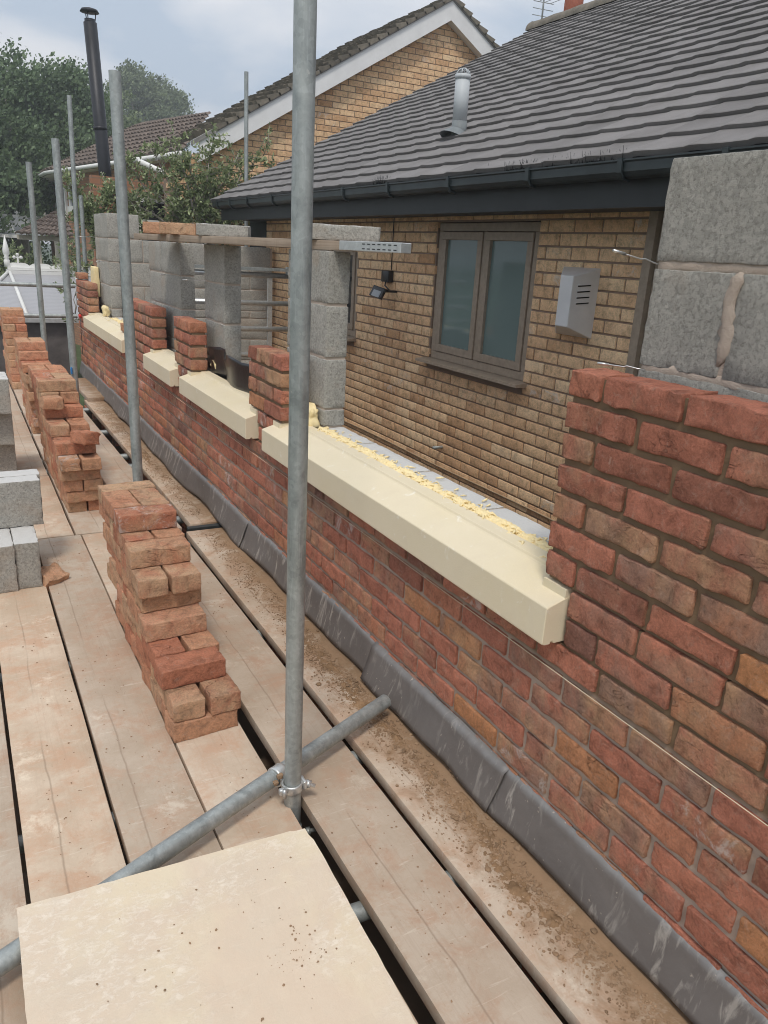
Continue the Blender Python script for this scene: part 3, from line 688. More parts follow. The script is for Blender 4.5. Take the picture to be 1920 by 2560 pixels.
# block stacks at the left edge
put_block((-1.067,3.705,.1085),(0,0,PI/2),'grey block standing at the deck level, right one of the near left stack')
put_block((-1.170,3.69,.1085),(0,0,PI/2+.01),'grey block at deck level, middle one of the near left stack')
put_block((-1.275,3.70,.1085),(0,0,PI/2),'grey block at deck level, left one of the near left stack')
put_block((-1.195,3.757,.327),(0,0,.02),'coarse grey block on top of the near left stack, front')
put_block((-1.185,3.862,.327),(0,0,.0),'coarse grey block on top of the near left stack, behind another')
for li,(yf,nx) in enumerate([(5.43,3),(5.33,3),(5.25,3)]):
    for j in range(nx): put_block((-1.2-.004*li,yf+.05+.103*j,.1085+.2175*li),(0,0,.01*(j-1)),'grey block, %s row from the front, %s layer of the far left block stack'%(ords[j],lay_n[li]))
put_block((-1.66,5.45,.327),(0,0,.0),'grey block left beyond the far left block stack, at the photo edge')

# ------------------------------------------------------------------ scaffold deck
nboard=0
def board(x0,x1,y0,y1,lab,mat=None,z=0.,rz=0.,th=.038,name='scaffold_board'):
    mb=MB(); L=y1-y0; W=x1-x0; ny=max(4,int(L/.12))
    mb.rbox((0,0,0),(W,L,th),(4,ny,1),.0022,.0014,3.,x0*9+y0,chip=.8)
    o=mb.build(name,mat or M_board); smooth_caps(o); o.location=((x0+x1)/2,(y0+y1)/2,z-th/2); o.rotation_euler=(0,0,rz)
    tag(o,lab,'scaffold board','scaffold boards of the deck'); return o
board(-.24,-.012,-.9,3.965,'near scaffold board against the wall, heaped with brown sand',M_board_d)
board(-.497,-.272,-.9,4.02,'near scaffold board second from the wall, under the foot of the big pole')
board(-.763,-.547,-.9,4.105,'near scaffold board carrying the nearest brick stack')
board(-.992,-.770,-.9,4.105,'near scaffold board left of the nearest brick stack, with a wide muddy smear')
board(-1.227,-1.003,-.9,4.105,'near scaffold board under the right edge of the near block stack')
board(-1.461,-1.237,-.9,4.2,'bare grained scaffold board at the lower left photo edge')
board(-1.70,-1.475,-.9,4.2,'leftmost near scaffold board, just in frame at lower left')
board(-.198,.006,4.075,7.90,'far scaffold board against the wall, dusty brown',M_board_d,0,.006)
board(-.503,-.272,4.03,8.3,'far scaffold board second from the wall',None,0,.012)
board(-.79,-.555,4.12,9.55,'far scaffold board under the second and third brick stacks')
board(-1.02,-.802,4.12,5.31,'short scaffold board between its two dark end joints, left of the second stack')
board(-1.03,-.806,5.325,9.55,'far scaffold board left of the third brick stack')
board(-1.27,-1.04,4.12,9.55,'far scaffold board under the far block stack')
board(-1.51,-1.28,4.2,9.55,'far scaffold board at the left photo edge')
board(-.20,.0,7.80,9.0,'short lapped scaffold board raised at the far wall end',M_board_d,.037,.02)
board(-.5,-.27,8.31,9.55,'last short scaffold board by the far rails')

def pipe(name,p,q,lab,cat='scaffold tube',group=None,mat=None,r=.02415,hollow=True):
    mb=MB(); p=Vector(p); q=Vector(q); d=(q-p).normalized()
    n=24; L=(q-p).length; k=max(2,int(L/.25))
    pts=[p+(q-p)*i/k for i in range(k+1)]
    mb.tube(pts,r,n,cap=False)
    # end rings and dark bore
    for e,s in ((p,1),(q,-1)):
        u=d.orthogonal().normalized(); w=d.cross(u); vs=[];fs=[]
        for rr,off in ((r,0),(r*.86,0),(r*.86,.06)):
            for i in range(n): a=2*PI*i/n; vs.append(e+d*off*s+(u*math.cos(a)+w*math.sin(a))*rr)
        for m_ in range(2):
            for i in range(n):
                a=m_*n+i;b=m_*n+(i+1)%n; fs.append((a,b,b+n,a+n) if s<0 else (a,a+n,b+n,b))
        fs.append(tuple(range(2*n,3*n)) if s<0 else tuple(range(2*n,3*n))[::-1]); mb.add(vs,fs)
    o=mb.build(name,mat or M_galv)
    return tag(o,lab,cat,group)
G1='upright scaffold poles along the deck'
pipe('scaffold_pole',(-.527,1.682,-1.3),(-.545,1.682,3.2),'nearest upright scaffold pole, tall, crossing the whole photo','scaffold pole',G1)
pipe('scaffold_pole',(-.53,3.66,-1.3),(-.548,3.70,2.168),'upright scaffold pole just behind the nearest brick stack','scaffold pole',G1)
pipe('scaffold_pole',(-.53,5.75,-1.3),(-.548,5.80,2.10),'upright scaffold pole right of the third brick stack','scaffold pole',G1)
pipe('scaffold_pole',(-.53,7.8,-1.3),(-.54,7.78,2.095),'upright scaffold pole furthest left, by the far rails','scaffold pole',G1)
pipe('scaffold_pole',(.045,9.72,-1.3),(.092,9.72,2.94),'tall thin scaffold pole behind the far end of the red wall','scaffold pole',G1)
pipe('scaffold_pole',(.23,10.3,-1.3),(.225,10.3,1.975),'short far scaffold pole left of the tallest block pier','scaffold pole',G1)
pipe('scaffold_pole',(2.02,9.62,-1.3),(2.035,9.62,3.43),'thin scaffold pole rising behind the bungalow roof edge','scaffold pole',G1)
cross=pipe('cross_tube',(-1.75,1.205,.062),(-.085,1.949,.066),'near galvanised tube lying across the boards through the coupler','scaffold tube')
G2='transom tubes under the boards'
for y,l in ((1.31,'under the pale sheet'),(1.88,'just beyond the big pole'),(2.80,'beneath the nearest brick stack'),(3.93,'at the near board ends'),(4.36,'just past the board joint'),(5.60,'below the second brick stack'),(5.90,'beside the third pole'),(6.74,'below the third brick stack'),(7.72,'by the lapped board')):
    pipe('transom_tube',(-1.9,y+.05,-.064),(-.02,y-.02,-.064),'galvanised transom tube under the boards, %s'%l,'scaffold tube',G2)
pipe('ledger_tube',(-.58,-.9,-.115),(-.58,9.6,-.115),'long ledger tube running under the boards behind the poles','scaffold tube')
mb=MB(); mb.box((-.215,4.02,-.034),(.0,4.055,-.004),0,bev=.003); tag(mb.build('board_end_iron',flat('dark_steel_band',(.09,.1,.1),.5,.6)),'dark steel bar across the joint of the wall-side boards','steel bar')

# coupler
cp=empty('swivel_coupler',(-.535,1.71,.06),'shiny forged steel coupler clamping the cross tube to the nearest pole','scaffold coupler')
def band(c,axis,r,w,a0,a1,th,n=20):
    mb=MB(); axis=Vector(axis).normalized(); u=axis.orthogonal().normalized(); v=axis.cross(u); vs=[];fs=[]
    for i in range(n+1):
        a=a0+(a1-a0)*i/n; d=u*math.cos(a)+v*math.sin(a)
        for (rr,ww) in ((r,-w),(r+th*.7,-w),(r+th,-w*.7),(r+th*.8,0),(r+th,w*.7),(r+th*.7,w),(r,w)): vs.append(Vector(c)+d*rr+axis*ww)
    m=7
    for i in range(n):
        for k in range(m): a=i*m+k; b=i*m+(k+1)%m; fs.append((a,b,b+m,a+m))
    fs.append(tuple(range(m))[::-1]); fs.append(tuple(range(n*m,(n+1)*m))); mb.add(vs,fs,smooth=True); return mb
b1=band((0,-.028,.0),(0,0,1),.0245,.013,0,2*PI,.0065,32).build('pole_band',M_zinc,cp)
cdir=Vector((1.665,.744,.0)).normalized()
b2=band((-.02,.026,.004),tuple(cdir),.0245,.018,0,2*PI,.006,32).build('tube_band',M_zinc,cp)
mb=MB(); mb.rbox((-.034,-.046,.004),(.024,.014,.02),(1,1,1),.003,0,1,0); mb.tube([(-.034,-.058,-.008),(-.034,-.058,.018)],.006,10); mb.build('hinge',M_zinc,cp)
mb=MB(); mb.tube([(.022,-.02,.002),(.062,-.052,-.004)],.0055,12); mb.tube([(.04,-.034,0),(.052,-.044,-.002)],.0115,6); mb.build('bolt',M_zinc,cp)
mb=MB(); mb.rbox((.034,-.03,.001),(.012,.034,.026),(1,1,1),.003,0,1,0); mb.build('flap',M_zinc,cp)
mb=MB(); mb.rbox((-.03,-.012,.03),(.016,.012,.012),(2,2,2),.002,.004,60,3); mb.rbox((-.05,-.028,.026),(.013,.012,.011),(2,2,2),.002,.004,60,5); mb.build('mortar_splash',M_crumb,cp)
c2=empty('ledger_coupler',(-.535,1.655,-.09),'dark coupler with bolt below deck on the nearest pole','scaffold coupler')
band((0,.027,0),(0,0,1),.0245,.013,0,2*PI,.007,24).build('pole_band',M_galv,c2)
mb=MB(); mb.tube([(.02,0,0),(.062,-.012,.004)],.006,10); mb.tube([(.034,-.004,.001),(.046,-.008,.002)],.012,6); mb.build('bolt',M_galv,c2)

# pale sheet in the foreground resting on the cross tube
def sheet():
    mb=MB(); nx,ny=30,36; c00=Vector((-1.27,.62,.022)); c10=Vector((-.572,.62,.022)); c01=Vector((-1.256,1.502,.104)); c11=Vector((-.583,1.468,.104))
    top=[];vs=[];fs=[]
    for j in range(ny+1):
        for i in range(nx+1):
            u=i/nx; v=j/ny; uu=u; vv=v
            if i==0: uu-=.002*random.random()
            if i==nx: uu+=.003*random.random()
            p=(c00*(1-uu)+c10*uu)*(1-vv)+(c01*(1-uu)+c11*uu)*vv
            if u>.96 and v>.97: p+=Vector((-.006,-.005,0))
            if j==ny: p.y+=.0025*noise.noise(Vector((u*9,0,0)))
            z=.0015*noise.noise(Vector((u*6,v*7,0)))+.0012*noise.noise(Vector((u*25,v*30,2)))
            vs.append(p+Vector((0,0,z)))
    n=len(vs)
    for p in list(vs): vs.append(p-Vector((0,0,.014)))
    W=nx+1
    for j in range(ny):
        for i in range(nx):
            a=j*W+i; fs.append((a,a+1,a+W+1,a+W)); fs.append((n+a,n+a+W,n+a+W+1,n+a+1))
    for i in range(nx): fs.append((i,n+i,n+i+1,i+1)); a=ny*W+i; fs.append((a,a+1,n+a+1,n+a))
    for j in range(ny): a=j*W; fs.append((a,a+W,n+a+W,n+a)); a=j*W+nx; fs.append((a,n+a,n+a+W,a+W))
    mb.add(vs,fs,smooth=False); o=mb.build('mortar_board',M_slab)
    tag(o,'large pale mortar-dusted square sheet propped on the cross tube in the foreground','board')
sheet()
# broken slate pieces beside it
for i,(x,y,r,l) in enumerate([(-.80,1.50,.055,'broken slate piece beside the pale sheet, rightmost'),(-.88,1.47,.06,'larger broken slate piece tucked beside the pale sheet'),(-.86,1.535,.035,'small dark slate sliver under the cross tube')]):
    poly=[(x+r*(.7+.5*random.random())*math.cos(a),y+r*.6*(.7+.5*random.random())*math.sin(a)) for a in np.linspace(0,2*PI,7)[:-1]]
    mb=MB(); mb.prism(poly,2,.001+.004*(i%2),.007+.004*(i%2)); tag(mb.build('slate_piece',M_slate),l,'slate','broken slates')
# rubble lump lower left
mb=MB(); mb.rbox((0,0,0),(.09,.07,.05),(8,7,5),.02,.012,28,6,chip=0); o=mb.build('rubble_lump',M_conc); o.location=(-1.365,1.18,.024); tag(o,'white crumbly mortar lump at the bottom left corner','mortar lump')

# crumbs, sand (uncountable)
def ico(mb,c,r,seed,mi=0):
    t=(1+5**.5)/2; V=[(-1,t,0),(1,t,0),(-1,-t,0),(1,-t,0),(0,-1,t),(0,1,t),(0,-1,-t),(0,1,-t),(t,0,-1),(t,0,1),(-t,0,-1),(-t,0,1)]
    F=[(0,11,5),(0,5,1),(0,1,7),(0,7,10),(0,10,11),(1,5,9),(5,11,4),(11,10,2),(10,7,6),(7,1,8),(3,9,4),(3,4,2),(3,2,6),(3,6,8),(3,8,9),(4,9,5),(2,4,11),(6,2,10),(8,6,7),(9,8,1)]
    rng=random.Random(seed); k=r/1.9
    a=rng.random()*6.3; ca,sa=math.cos(a),math.sin(a); sx,sy,sz=rng.uniform(.7,1.3),rng.uniform(.7,1.3),rng.uniform(.4,.8)
    vs=[]
    for v in V:
        q=[v[0]*k*sx*rng.uniform(.8,1.2),v[1]*k*sy*rng.uniform(.8,1.2),v[2]*k*sz*rng.uniform(.8,1.2)]
        vs.append((c[0]+q[0]*ca-q[1]*sa,c[1]+q[0]*sa+q[1]*ca,c[2]+q[2]))
    mb.add(vs,F,(rng.random(),.5,.5),mi)
mb=MB()
for i in range(9000):
    y=random.choice([random.uniform(.6,2.6),random.uniform(.6,2.6),random.uniform(2,3.9),random.uniform(4.2,7.5)])
    cl=noise.noise(Vector((y*3,1,0)))
    x=-.07+.5*cl*.06-abs(random.gauss(0,.06)); 
    if x<-.232: continue
    r=random.choice([.001,.0014,.0018,.0025,.0035])*random.uniform(.7,1.4)
    ico(mb,(x,y,r*.4),r,i)
for i in range(110):
    y=random.uniform(.9,2.7); x=-.10+random.gauss(0,.05)
    if -.23<x<-.03: r=random.uniform(.005,.010); ico(mb,(x,y,r*.35),r,i+9000)
for i in range(330):  # specks on the other boards
    cx,cy=random.choice([(-.38,1.2),(-.36,1.35),(-.85,2.0),(-1.1,1.9),(-.9,2.6),(-.65,1.75),(-.36,3.),(-1.1,2.8),(-.9,3.7)])
    x=random.gauss(cx,.06); y=random.gauss(cy,.22)
    if any(abs(x-g)<.02 for g in (-.255,-.52,-.765,-.997,-1.232)): continue
    r=random.choice([.0012,.0016,.002,.003]); ico(mb,(x,y,r*.4),r,i+20000)
for i in range(70):
    x=random.gauss(-.73,.035); y=random.gauss(1.17,.045); r=random.choice([.0007,.001,.0014,.0022]); ico(mb,(x,y,.024+(y-.62)*.093+r*.3),r,i+41000)
for i in range(60):
    u=random.random(); v=random.random(); x=-1.2+u*.58; y=.9+v*.5; r=random.choice([.0012,.0016,.003]); ico(mb,(x,y,.024+(y-.62)*.093+r*.3),r,i+30000)
tag(mb.build('mortar_crumbs',M_crumb),'scattered brown sand and mortar crumbs on the scaffold boards','crumbs',None,'stuff')
def sand(y0,y1,xc,w,h,lab,seed):
    mb=MB(); ny=int((y1-y0)/.005); nx=34; vs=[];fs=[]
    for j in range(ny+1):
        y=y0+(y1-y0)*j/ny; e=max(0.,math.sin(PI*j/ny))**.4
        for i in range(nx+1):
            t=i/nx*2-1; x=xc+t*w*(.8+.5*noise.noise(Vector((y*4,seed,0))))*e+.02*noise.noise(Vector((y*3,seed,5)))
            n=.9*noise.noise(Vector((x*18,y*14,seed)))+.8*noise.noise(Vector((x*60,y*60,seed)))+.7*noise.noise(Vector((x*150,y*150,seed)))
            z=h*(1-t*t)*e*(.35+n*1.25)-.0026
            vs.append((min(x,-.016),y,z))
    for j in range(ny):
        for i in range(nx): a=j*(nx+1)+i; fs.append((a,a+1,a+nx+2,a+nx+1))
    mb.add(vs,fs,smooth=True); tag(mb.build('spilled_sand',M_sand),lab,'sand',None,'stuff')
sand(1.72,2.75,-.115,.055,.011,'brown sand spilled on the wall-side board beyond the tube end',1)
sand(.75,1.75,-.10,.06,.009,'brown sand spilled along the near wall-side board',2)
sand(5.2,6.2,-.11,.05,.007,'brown sand spilled on the far wall-side board',3)
mb=MB(); o=empty('pink_plug',(0,0,0),'small pink-red plastic plug on a string at the far end of the red wall','plug'); o.location=(-.015,9.25,.68)
MB().rbox((0,0,0),(.035,.035,.04),(3,3,3),.015,.001,20,1).build('plug_body',M_red,o); MB().tube([(0,0,0),(.0,.0,-.42)],.003,6).build('cord',M_black,o)
mb=MB(); mb.rbox((-.56,5.75,.62),(.012,.012,.05),(2,2,3),.004,.002,40,2); tag(mb.build('blue_tag',M_blue),'tiny blue plastic tag on the pole beside the third brick stack','tag')

# ------------------------------------------------------------------ far rails and tubular gate
pipe('guard_rail',(-1.9,9.6,.985),(.0,9.6,.978),'upper guard rail tube across the far end of the deck','guard rail','far guard rails')
pipe('guard_rail',(-1.9,9.6,.645),(.0,9.6,.645),'lower guard rail tube across the far end of the deck','guard rail','far guard rails')
gt=empty('tubular_gate',(.9,7.0,.5),'galvanised tubular rail frame behind the block piers, four bars and one post','gate')
for z in (.775,.525,.29,.05): MB().tube([(-.62,0,z),(.78,0,z-.008)],.024,16).build('rail',M_zinc,gt)
MB().box((.445,-.012,-.2),(.487,.012,.755)).build('post',M_zinc,gt)
mb=MB(); mb.box((-.3,-.05,.81),(.62,.02,.835)); mb.box((.62,-.05,.78),(.68,.0,.85)); mb.build('bracket',M_galv,gt)

# ------------------------------------------------------------------ bungalow
HX=1.9
hs=empty('bungalow',(HX,5,0),'tan brick bungalow with grey tiled roof and dark gutter behind the half-built wall','house')
def ch(o): 
    o.parent=hs; o.matrix_parent_inverse=Matrix.Translation((-HX,-5,0)); return o
bwm=MB()
WINS=[(3.845,5.0,.755,1.753),(6.27,7.35,.755,1.6)]
def house_course(z0,z1,k):
    ph=.1125 if k%2 else 0
    y=2.99-.225*2+ph
    segs=[(2.99,8.55)]
    for (a,b,c,d) in WINS:
        if z1>c and z0<d:
            ns=[]
            for s,e in segs:
                if b<=s or a>=e: ns.append((s,e))
                else:
                    if a>s: ns.append((s,a))
                    if b<e: ns.append((b,e))
            segs=ns
    for (s,e) in segs:
        yy=y
        while yy<e:
            a=max(yy,s); b=min(yy+.213,e)
            if b-a>.025: bwm.rbox((HX+.05+random.uniform(-.0012,.0012),(a+b)/2,(z0+z1)/2),(.1,b-a,z1-z0),(1,3,2),.003,.0012,20,random.random()*50,rnd3(),0)
            yy+=.225
ztop=1.83
for k in range(30):
    z1=ztop-.075*k; house_course(z1-.0635,z1,k)
def wallrects(mb,x,zlo,zhi,y0,y1,holes,mi):
    ys=sorted({y0,y1,*[h[0] for h in holes],*[h[1] for h in holes]}); zs_=sorted({zlo,zhi,*[h[2] for h in holes],*[h[3] for h in holes]})
    for a,b in zip(ys[:-1],ys[1:]):
        for c,d in zip(zs_[:-1],zs_[1:]):
            if any(a>=h[0]-1e-6 and b<=h[1]+1e-6 and c>=h[2]-1e-6 and d<=h[3]+1e-6 for h in holes): continue
            mb.box((x,a,c),(x+.09,b,d),mi)
wallrects(bwm,HX+.008,-1.4,1.86,2.99,8.545,WINS,1)
ch(bwm.build('wall',[M_tan,M_tmortar]))
# dark room behind windows
def window(y0,y1,z0,z1,sashes,frost,silld=True,name='window'):
    mb=MB(); x=HX+.018; fw=.055
    mb.box((x,y0,z0),(x+.06,y1,z0+fw)); mb.box((x,y0,z1-fw),(x+.06,y1,z1)); mb.box((x,y0,z0+fw),(x+.06,y0+fw,z1-fw)); mb.box((x,y1-fw,z0+fw),(x+.06,y1,z1-fw))
    W=(y1-y0-2*fw)/sashes
    for i in range(1,sashes): mb.box((x,y0+fw+W*i-.018,z0+fw),(x+.06,y0+fw+W*i+.018,z1-fw))
    f=ch(mb.build(name,M_frame)); bv=f.modifiers.new('b','BEVEL'); bv.width=.004; bv.segments=2
    for i in range(sashes):
        a=y0+fw+W*i+(.02 if i else .004); b=y0+fw+W*(i+1)-(.02 if i<sashes-1 else .004); c=z0+fw+.004; d=z1-fw-.004; s=.052
        m2=MB(); xx=x-.010
        m2.box((xx,a,c),(xx+.05,b,c+s)); m2.box((xx,a,d-s),(xx+.05,b,d)); m2.box((xx,a,c+s),(xx+.05,a+s,d-s)); m2.box((xx,b-s,c+s),(xx+.05,b,d-s))
        so=m2.build('sash',M_frame,f); bv=so.modifiers.new('b','BEVEL'); bv.width=.003; bv.segments=2
        m3=MB(); m3.box((xx+.022,a+s+.0005,c+s+.0005),(xx+.03,b-s-.0005,d-s-.0005)); m3.build('pane',M_frost if frost else M_glassd,f)
    if silld:
        m4=MB(); m4.prism([(HX-.085,z0-.03),(HX-.085,z0-.012),(x-.001,z0-.001),(x+.04,z0-.001),(x+.04,z0-.03)],1,y0-.045,y1+.05); m4.build('sill',M_frame,f)
    return f
window(3.85,4.995,.79,1.748,2,True)
window(6.275,7.345,.79,1.6,2,False)
window(1.4,2.93,-.2,1.80,2,False,False)
mb=MB(); mb.box((HX-.012,2.932,-1.4),(HX+.05,2.988,1.825)); ch(mb.build('corner_trim',M_frame))
mb=MB(); mb.box((HX+.004,8.56,-1.4),(HX+.1,9.12,1.86)); ch(mb.build('dark_recess_sheet',M_soffit))  # dark sheet standing in for the shaded recess at the house end
mb=MB(); mb.box((HX+.15,-1,-1.4),(5.6,8.5,1.95)); ch(mb.build('interior',M_dark))
mb=MB(); mb.box((HX+.1,1.0,-1.4),(HX+.15,9.1,1.86)); ch(mb.build('inner_skin',M_dark))
# fascia, soffit, gutter
mb=MB(); mb.box((1.52,-2,1.775),(1.545,8.98,1.955)); mb.box((1.5455,-2,1.79),(HX+.004,8.98,1.805)); 
fa=ch(mb.build('fascia',M_soffit))
gu=MB(); n=12; ys_=[-2.,8.99]
prof=[(1.518,1.958),(1.52,1.915),(1.51,1.898),(1.47,1.888),(1.437,1.896),(1.422,1.915),(1.420,1.952),(1.412,1.958),(1.412,1.965),(1.428,1.963),(1.430,1.918),(1.445,1.904),(1.47,1.899),(1.505,1.908),(1.512,1.958)]
gu.prism([(a,b) for a,b in prof],1,-2.,8.985)
gu.box((1.425,8.985,1.9),(1.515,8.99,1.958))
gut=ch(gu.build('gutter',M_gutter))
for y in [1.3,2.2,2.75,3.4,4.15,4.9,5.6,6.35,7.1,7.8,8.35,8.8]:
    m2=MB(); m2.prism([(1.408,1.93),(1.406,1.97),(1.424,1.97),(1.4175,1.955),(1.4175,1.915),(1.434,1.892),(1.47,1.884),(1.47,1.875),(1.428,1.884),(1.409,1.91)],1,y-.014,y+.014); m2.build('gutter_bracket',M_gutter,gut)
# roof
EX,EZ=1.455,1.972; RX,RZ=5.75,4.375; SL=math.hypot(RX-EX,RZ-EZ); ux,uz=(RX-EX)/SL,(RZ-EZ)/SL; nxx,nzz=-uz,ux
rf=MB(); ncrs=27; g=SL/ncrs; Y0,Y1=-3.5,9.12
for c in range(ncrs):
    s0=c*g-.012; s1=s0+g+.07
    y=Y1+random.uniform(-.006,.006); off=random.uniform(-.006,.006)
    step=.03; ny=int((y-Y0)/step); vs=[];fs=[];cols=[]
    S_=[(s0+.004,.004),(s0,.029),(s0+.006,.031),(s0+g*.55,.021),(s1,.004)]
    for j in range(ny+1):
        yy=y-j*step
        ph=((yy+off)/.30)%1.0
        tid=math.floor((yy+off)/.30)
        wv=.0014*math.cos(2*PI*ph)+.0058*(ph-.5)
        jit=.002*noise.noise(Vector((tid*3.3,c*2.1,0)))
        for (s,h) in S_:
            h2=h+wv+ (jit if h>.01 else 0)
            ss=s+(jit*.8 if s==s0 else 0)
            vs.append((EX+ux*ss+nxx*h2,yy,EZ+uz*ss+nzz*h2)); cols.append((.5+.35*noise.noise(Vector((tid*5.1,c*3.7,2))),.5,.5))
    m=len(S_)
    for j in range(ny):
        for i in range(m-1): a=j*m+i; fs.append((a,a+1,a+m+1,a+m))
    o0=len(rf.v); rf.add(vs,fs,smooth=False); rf.c[o0:]=cols
    rf.add([vs[0],vs[1],vs[2],vs[3],vs[4]],[(0,1,2,3,4)])
# under side plane (battens) slightly below the tiles
rf.add([(EX+.02,Y0,EZ-.012),(EX+.02,Y1-.05,EZ-.012),(RX,Y1-.05,RZ-.02),(RX,Y0,RZ-.02)],[(0,1,2,3)])
# back slope
rf.add([(RX,Y0,RZ),(RX,Y1,RZ),(RX+4.3,Y1,EZ),(RX+4.3,Y0,EZ)],[(0,1,2,3)])
roof=ch(rf.build('roof',M_tile))
mb=MB(); npt=14; vs=[];fs=[]
for j,yy in enumerate(np.arange(Y1+.02,Y0,-.15)):
    for i in range(npt+1):
        a=PI*i/npt; r=.115+(.006 if j%3==0 else 0); vs.append((RX-math.cos(a)*r*1.15,yy,RZ-.03+math.sin(a)*r))
rows=len(vs)//(npt+1)
for j in range(rows-1):
    for i in range(npt): a=j*(npt+1)+i; fs.append((a,a+1,a+npt+2,a+npt+1))
fs.append(tuple(range(npt+1))); mb.add(vs,fs,smooth=True); mb.build('ridge_tiles',M_gtile,roof).matrix_parent_inverse=Matrix.Translation((0,0,0))
# gable end below the verge
mb=MB(); mb.add([(EX+.12,9.0,EZ-.05),(RX,9.0,RZ-.12),(RX+4.1,9.0,EZ-.05)],[(0,1,2)]); ch(mb.build('gable_end',M_soffit))
mb=MB(); mb.add([(EX,9.11,EZ-.02),(EX,9.11,EZ+.0),(RX,9.11,RZ-.0),(RX,9.11,RZ-.05)],[(0,1,2,3)]); o=ch(mb.build('verge',M_gtile)); so=o.modifiers.new('s','SOLIDIFY'); so.thickness=.04; so.offset=1
# roof vent pipe
vp=empty('roof_vent_pipe',(2.155,5.21,2.37),'pale grey soil vent pipe with wire cage standing on the bungalow roof','vent pipe')
MB().tube([(0,0,.09),(0,0,.375)],.053,24).build('pipe',M_pipe_w,vp); MB().tube([(0,0,-.03),(0,0,.092)],.055,24).build('collar',M_pipe_d,vp)
MB().tube([(-.03,0,-.03),(-.005,0,.03)],[.12,.058],20,cap=False).build('boot',M_pipe_d,vp)
MB().tube([(0,0,.365),(0,0,.395)],.057,24).build('cap_ring',M_pipe_w,vp)
mb=MB()
for i in range(4):
    a=i*PI/4; mb.tube([(math.cos(a)*.05*math.cos(t),math.sin(a)*.05*math.cos(t),.395+.04*math.sin(t)) for t in np.linspace(0,PI,9)],.0035,6)
mb.build('wire_cage',M_pipe_w,vp)
# debris in gutter: bird-mess weeds
mb=MB()
for i in range(260):
    y=random.choice([random.gauss(5.05,.05),random.gauss(2.95,.16),random.gauss(3.5,.1)]); x=1.44+random.uniform(-.01,.05); h=random.uniform(.015,.06)
    mb.tube([(x,y,1.965),(x+random.gauss(0,.012),y+random.gauss(0,.014),1.965+h)],[.002,.0008],4)
tag(mb.build('gutter_bristles',M_black),'black bristly debris sticking up from the gutter of the bungalow','debris',None,'stuff')

# wall-mounted things
vb=empty('vent_hood',(HX,3.44,1.3),'grey metal hood with four louvre slots fixed on the tan wall right of the window','vent hood')
mb=MB()
y0,y1,yf=-.15,-.05,.155
V=[(-.19,y0,.157),(-.19,y0,-.113),(0,y0,.203),(0,y0,-.177),(-.19,y1,.157),(-.19,y1,-.113),(0,yf,.203),(0,yf,-.177)]
mb.add(V,[(0,2,3,1),(0,1,5,4),(4,5,7,6),(0,4,6,2),(1,3,7,5)]); o=mb.build('hood_body',M_ventbox,vb); bv=o.modifiers.new('b','BEVEL'); bv.width=.006; bv.segments=2
for i in range(4):
    m2=MB(); z=.125-.031*i-.01; m2.prism([(-.15,z),(-.055,z+.007),(-.055,z+.001),(-.15,z-.006)],1,y0-.006,y0-.0006); m2.build('louvre',M_ventbox,vb)
    m3=MB(); m3.prism([(-.148,z-.006),(-.057,z+.001),(-.057,z-.0065),(-.148,z-.0135)],1,y0-.002,y0-.0008); m3.build('slot',M_dark,vb)
fl=empty('floodlight',(HX,5.64,1.345),'small black floodlight hanging below its junction box on the tan wall','floodlight')
MB().rbox((-.025,.03,0),(.05,.12,.09),(1,1,1),.006,0,1,0).build('junction_box',M_black,fl)
MB().tube([(-.05,.0,-.03),(-.07,-.02,-.07),(-.04,-.06,-.11),(-.1,-.1,-.1)],.006,8).build('cable',M_black,fl)
rot=Matrix.Rotation(.5,3,'Y')@Matrix.Rotation(.35,3,'Z'); Rn=np.array(rot)
MB().rbox((-.13,-.02,-.125),(.03,.13,.09),(1,1,1),.005,0,1,0,rot=Rn).build('lamp_body',M_black,fl)
MB().rbox((-.149,-.027,-.133),(.006,.085,.055),(1,1,1),.002,0,1,0,rot=Rn).build('lamp_glass',glass_mat('lamp_lens',(.3,.32,.34),.2),fl)
MB().box((-.11,-.1,-.12),(0,-.085,-.105)).build('bracket',M_black,fl)
MB().tube([(-.008,.0,.05),(-.008,.0,.47)],.004,8).build('conduit',M_black,fl)
mb=MB(); mb.tube([(HX+.03,4.70,.158),(HX-.075,4.72,.150)],.011,14); tag(mb.build('pipe_stub',M_galv),'short grey pipe stub sticking out of the tan wall','pipe')
mb=MB(); mb.tube([(HX-.008,y,.002-.004*math.sin(y*3)) for y in np.linspace(1.0,8.5,50)],.006,8); tag(mb.build('wall_cable',flat('tan_cable',(.42,.3,.19),.6)),'thin tan cable clipped low along the tan brick wall','cable')
# chimney pot + aerial beyond the ridge
cpn=empty('chimney_pot',(6.2,8.95,4.72),'terracotta chimney pot showing above the bungalow ridge','chimney pot')
MB().tube([(0,0,-.6),(0,0,.2),(0,0,.26),(0,0,.3),(0,0,.36),(0,0,.9)],[.125,.118,.118,.135,.112,.105],24).build('pot_body',M_terra,cpn)
MB().tube([(0,0,.28),(0,0,.32)],.137,24).build('pot_ring',M_terra,cpn)
c2_=MB(); c2_.box((5.9,7.0,3.9),(6.5,8.15,4.78)); tag(c2_.build('chimney_stack',M_obrick),'pale pink chimney stack just peeping over the bungalow ridge','chimney')
ae=empty('tv_aerial',(6.1,9.45,4.3),'thin television aerial beyond the left end of the bungalow ridge','aerial')
MB().tube([(0,0,-.2),(0,0,1.2)],.012,8).build('mast',M_galv,ae)
mb=MB()
mb.tube([(-.25,0,.62),(.25,-.1,.62)],.008,6)
for i in range(6):
    x=-.24+i*.09; 
    for dz in(-.06,.06): mb.tube([(x,-.12,.62+dz+.0),(x,.12,.62+dz)],.004,5)
